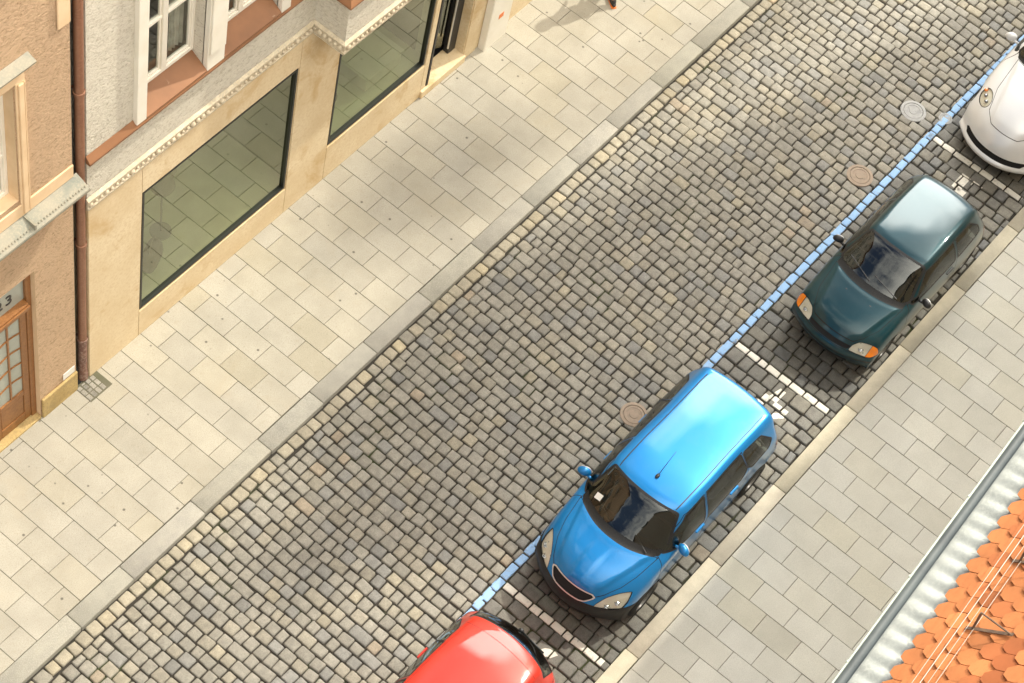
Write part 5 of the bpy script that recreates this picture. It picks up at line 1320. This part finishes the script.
def person(x,y,rz):
    t=thing('person','person in dark clothes walking on the pavement, only a dark shoe in the frame','person',(x,y,0),rz)
    skin=plain('skin_tone',(.50,.29,.20),.55); cloth=plain('dark_coat',(.03,.032,.04),.9); trs=plain('dark_trousers',(.035,.035,.04),.9); hair=plain('brown_hair',(.06,.035,.02),.7)
    # local: walking towards +x ; hind foot at the origin
    H=Vector((.22,0,.92))
    V=[(.22,0,.93),(.23,0,1.15),(.25,0,1.38),(.26,0,1.50),(.275,0,1.58),(.29,0,1.66),(.285,0,1.74),  #0-6 trunk, neck, head
       (.24,.17,1.40),(.18,.24,1.14),(.30,.25,.92),(.36,.24,.84),     #7-10 left arm
       (.24,-.17,1.40),(.30,-.24,1.14),(.48,-.23,.98),(.54,-.22,.92), #11-14
       (.20,.10,.88),(.12,.10,.50),(.01,.10,.12),(.09,.10,.05),       #15-18 hind leg
       (.24,-.10,.88),(.38,-.10,.50),(.50,-.10,.11),(.60,-.10,.06)]   #19-22 fore leg
    E=[(0,1),(1,2),(2,3),(3,4),(4,5),(5,6),(2,7),(7,8),(8,9),(9,10),(2,11),(11,12),(12,13),(13,14),(0,15),(15,16),(16,17),(17,18),(0,19),(19,20),(20,21),(21,22)]
    Rr=[(.13,.10),(.125,.10),(.13,.10),.055,.06,.095,.085,.065,.045,.032,.03,.065,.045,.032,.03,.085,.06,.042,.035,.085,.06,.042,.035]
    for hx,base in ((.36,9),(.54,13)):
        p=Vector(V[base+1]); d=(p-Vector(V[base])).normalized(); sgn=1 if base==9 else -1
        for k in range(4):
            a=len(V); off=Vector((0,0,0))+Vector((.018*(k-1.5),0,.0)); V+= [tuple(p+d*.05+off),tuple(p+d*.085+off*1.2),tuple(p+d*.11+off*1.2+Vector((.01,-.008*sgn,0)))]
            E+=[(base+1,a),(a,a+1),(a+1,a+2)]; Rr+=[.010,.009,.007]
        a=len(V); V+=[tuple(p+Vector((.03,-.02*sgn,-.01))),tuple(p+Vector((.045,-.03*sgn,-.05)))]; E+=[(base+1,a),(a,a+1)]; Rr+=[.011,.009]
    b=skin_mesh('body',V,E,Rr,skin,t)
    f=MB()
    for sy in (-1,1):
        f.ellipsoid((.378,sy*.035,1.69),(.012,.016,.010),10,6,1); f.ellipsoid((.29,sy*.098,1.675),(.022,.010,.032),10,8,0)
    f.ellipsoid((.392,0,1.655),(.022,.014,.028),10,8,0); f.ellipsoid((.376,0,1.612),(.010,.028,.008),10,6,2)
    f.build('face',[skin,M['black'],plain('lip_tone',(.4,.16,.13),.5)],t,smooth=True)
    h=MB(); h.ellipsoid((.268,0,1.715),(.105,.100,.095),20,12); h.ellipsoid((.235,0,1.66),(.075,.09,.10),16,10); h.build('hair',hair,t,smooth=True)
    g=1.16
    ci=[0,1,2,3,7,8,9,11,12,13]; cV=[V[i] for i in ci]; mp={v:i for i,v in enumerate(ci)}
    cE=[(mp[a],mp[b_]) for a,b_ in E if a in mp and b_ in mp]
    cR=[(.165,.135),(.15,.125),(.15,.12),.07,.08,.062,.05,.08,.062,.05]; cV[0]=(.22,0,.84)
    skin_mesh('coat',cV,cE,cR,cloth,t)
    ti=[0,15,16,17,19,20,21]; mp={v:i for i,v in enumerate(ti)}
    skin_mesh('trousers',[V[i] for i in ti],[(mp[a],mp[b_]) for a,b_ in E if a in mp and b_ in mp],[(.15,.12),.105,.08,.062,.105,.08,.062],trs,t)
    for (hx,hy,hz,tilt) in ((.06,.10,.045,.0),(.58,-.10,.045,-.05)):
        s=MB(); s.ellipsoid((hx,hy,hz+.012),(.145,.05,.048),18,10,0); s.ellipsoid((hx-.05,hy,hz+.05),(.06,.044,.055),14,8,0); s.box(hx-.14,hx+.145,hy-.046,hy+.046,-.002,.02,1,.008)
        s.build('shoe',[M['black'],M['orange']],t,smooth=False)
    return t
person(6.46,2.90,.95)

# ------------------------------------------------------------------ sky, sun, camera
SUN_EL,SUN_AZ=math.radians(48),math.radians(-14)      # azimuth from +x towards +y
w=bpy.data.worlds.new('World'); sc.world=w; w.use_nodes=True; nt=w.node_tree; nt.nodes.clear()
out=nt.nodes.new('ShaderNodeOutputWorld'); bg=nt.nodes.new('ShaderNodeBackground'); nt.links.new(bg.outputs[0],out.inputs[0])
sky=nt.nodes.new('ShaderNodeTexSky'); sky.sky_type='NISHITA'; sky.sun_disc=False; sky.sun_elevation=SUN_EL; sky.sun_rotation=math.pi/2-SUN_AZ
sky.air_density=1.0; sky.dust_density=3.0; sky.ozone_density=1.0; sky.altitude=300
tc=nt.nodes.new('ShaderNodeTexCoord'); mp=nt.nodes.new('ShaderNodeMapping'); mp.inputs['Scale'].default_value=(1,1,1.8); nt.links.new(tc.outputs['Generated'],mp.inputs[0])
cl=ramp(nt,noise(nt,mp.outputs[0],2.6,7,.6,.3),[(.45,0.),(.63,1.)])
cf=nt.nodes.new('ShaderNodeMath'); cf.operation='MULTIPLY'; cf.inputs[1].default_value=.75; nt.links.new(cl,cf.inputs[0])
skyc=mixc(nt,cf.outputs[0],sky.outputs[0],(14.0,13.7,12.4))
# one big sunlit cloud bank ahead, beside the sun
dp=nt.nodes.new('ShaderNodeVectorMath'); dp.operation='DOT_PRODUCT'; nrm_=nt.nodes.new('ShaderNodeVectorMath'); nrm_.operation='NORMALIZE'
nt.links.new(tc.outputs['Generated'],nrm_.inputs[0]); nt.links.new(nrm_.outputs[0],dp.inputs[0])
cd_=Vector((math.cos(math.radians(37))*math.cos(math.radians(20)),math.cos(math.radians(37))*math.sin(math.radians(20)),math.sin(math.radians(37)))); dp.inputs[1].default_value=cd_
lump=nt.nodes.new('ShaderNodeMath'); lump.operation='MULTIPLY_ADD'; nt.links.new(noise(nt,tc.outputs['Generated'],5,6,.6),lump.inputs[0]); lump.inputs[1].default_value=.06; nt.links.new(dp.outputs['Value'],lump.inputs[2])
bank=ramp(nt,lump.outputs[0],[(.972,0.),(1.03,1.)])
skyc=mixc(nt,bank,skyc,(85,83,77))
# wide bright bank behind the near roofs, added to brighten the facades
dp2=nt.nodes.new('ShaderNodeVectorMath'); dp2.operation='DOT_PRODUCT'; nt.links.new(nrm_.outputs[0],dp2.inputs[0])
e2,a2=math.radians(52),math.radians(-97); dp2.inputs[1].default_value=(math.cos(e2)*math.cos(a2),math.cos(e2)*math.sin(a2),math.sin(e2))
lump2=nt.nodes.new('ShaderNodeMath'); lump2.operation='MULTIPLY_ADD'; nt.links.new(noise(nt,tc.outputs['Generated'],4,6,.6),lump2.inputs[0]); lump2.inputs[1].default_value=.12; nt.links.new(dp2.outputs['Value'],lump2.inputs[2])
skyc=mixc(nt,ramp(nt,lump2.outputs[0],[(.80,0.),(.98,1.)]),skyc,(26,24.8,22))
nt.links.new(skyc,bg.inputs[0]); bg.inputs[1].default_value=.15
sd=bpy.data.lights.new('sun','SUN'); sd.energy=3.2; sd.angle=math.radians(1.0); sd.color=(1,.94,.80)
so=bpy.data.objects.new('sun',sd); COL.objects.link(so)
sdir=Vector((math.cos(SUN_EL)*math.cos(SUN_AZ),math.cos(SUN_EL)*math.sin(SUN_AZ),math.sin(SUN_EL)))
so.rotation_euler=sdir.to_track_quat('Z','Y').to_euler(); so.location=sdir*60

cd=bpy.data.cameras.new('camera'); cam=bpy.data.objects.new('camera',cd); COL.objects.link(cam); sc.camera=cam
def cam_basis(t,yw,r):
    F=np.array([math.sin(t)*math.cos(yw),math.sin(t)*math.sin(yw),-math.cos(t)]); R_=np.array([math.sin(yw),-math.cos(yw),0]); U=np.cross(R_,F)
    return math.cos(r)*R_+math.sin(r)*U, -math.sin(r)*R_+math.cos(r)*U, F
R_,U_,F_=cam_basis(math.radians(33.84876),math.radians(25.0019),math.radians(16.536))
mt=Matrix(((R_[0],U_[0],-F_[0],-16.107),(R_[1],U_[1],-F_[1],-7.512),(R_[2],U_[2],-F_[2],26.5),(0,0,0,1)))
cam.matrix_world=mt; cd.sensor_width=36; cd.sensor_fit='HORIZONTAL'; cd.lens=2152.6*36/1024; cd.clip_end=1000; cd.clip_start=.1
vs=sc.view_settings; vs.view_transform='Standard'; vs.look='None'; vs.exposure=0.26; vs.gamma=1; vs.use_curve_mapping=False
sc.cycles.max_bounces=8
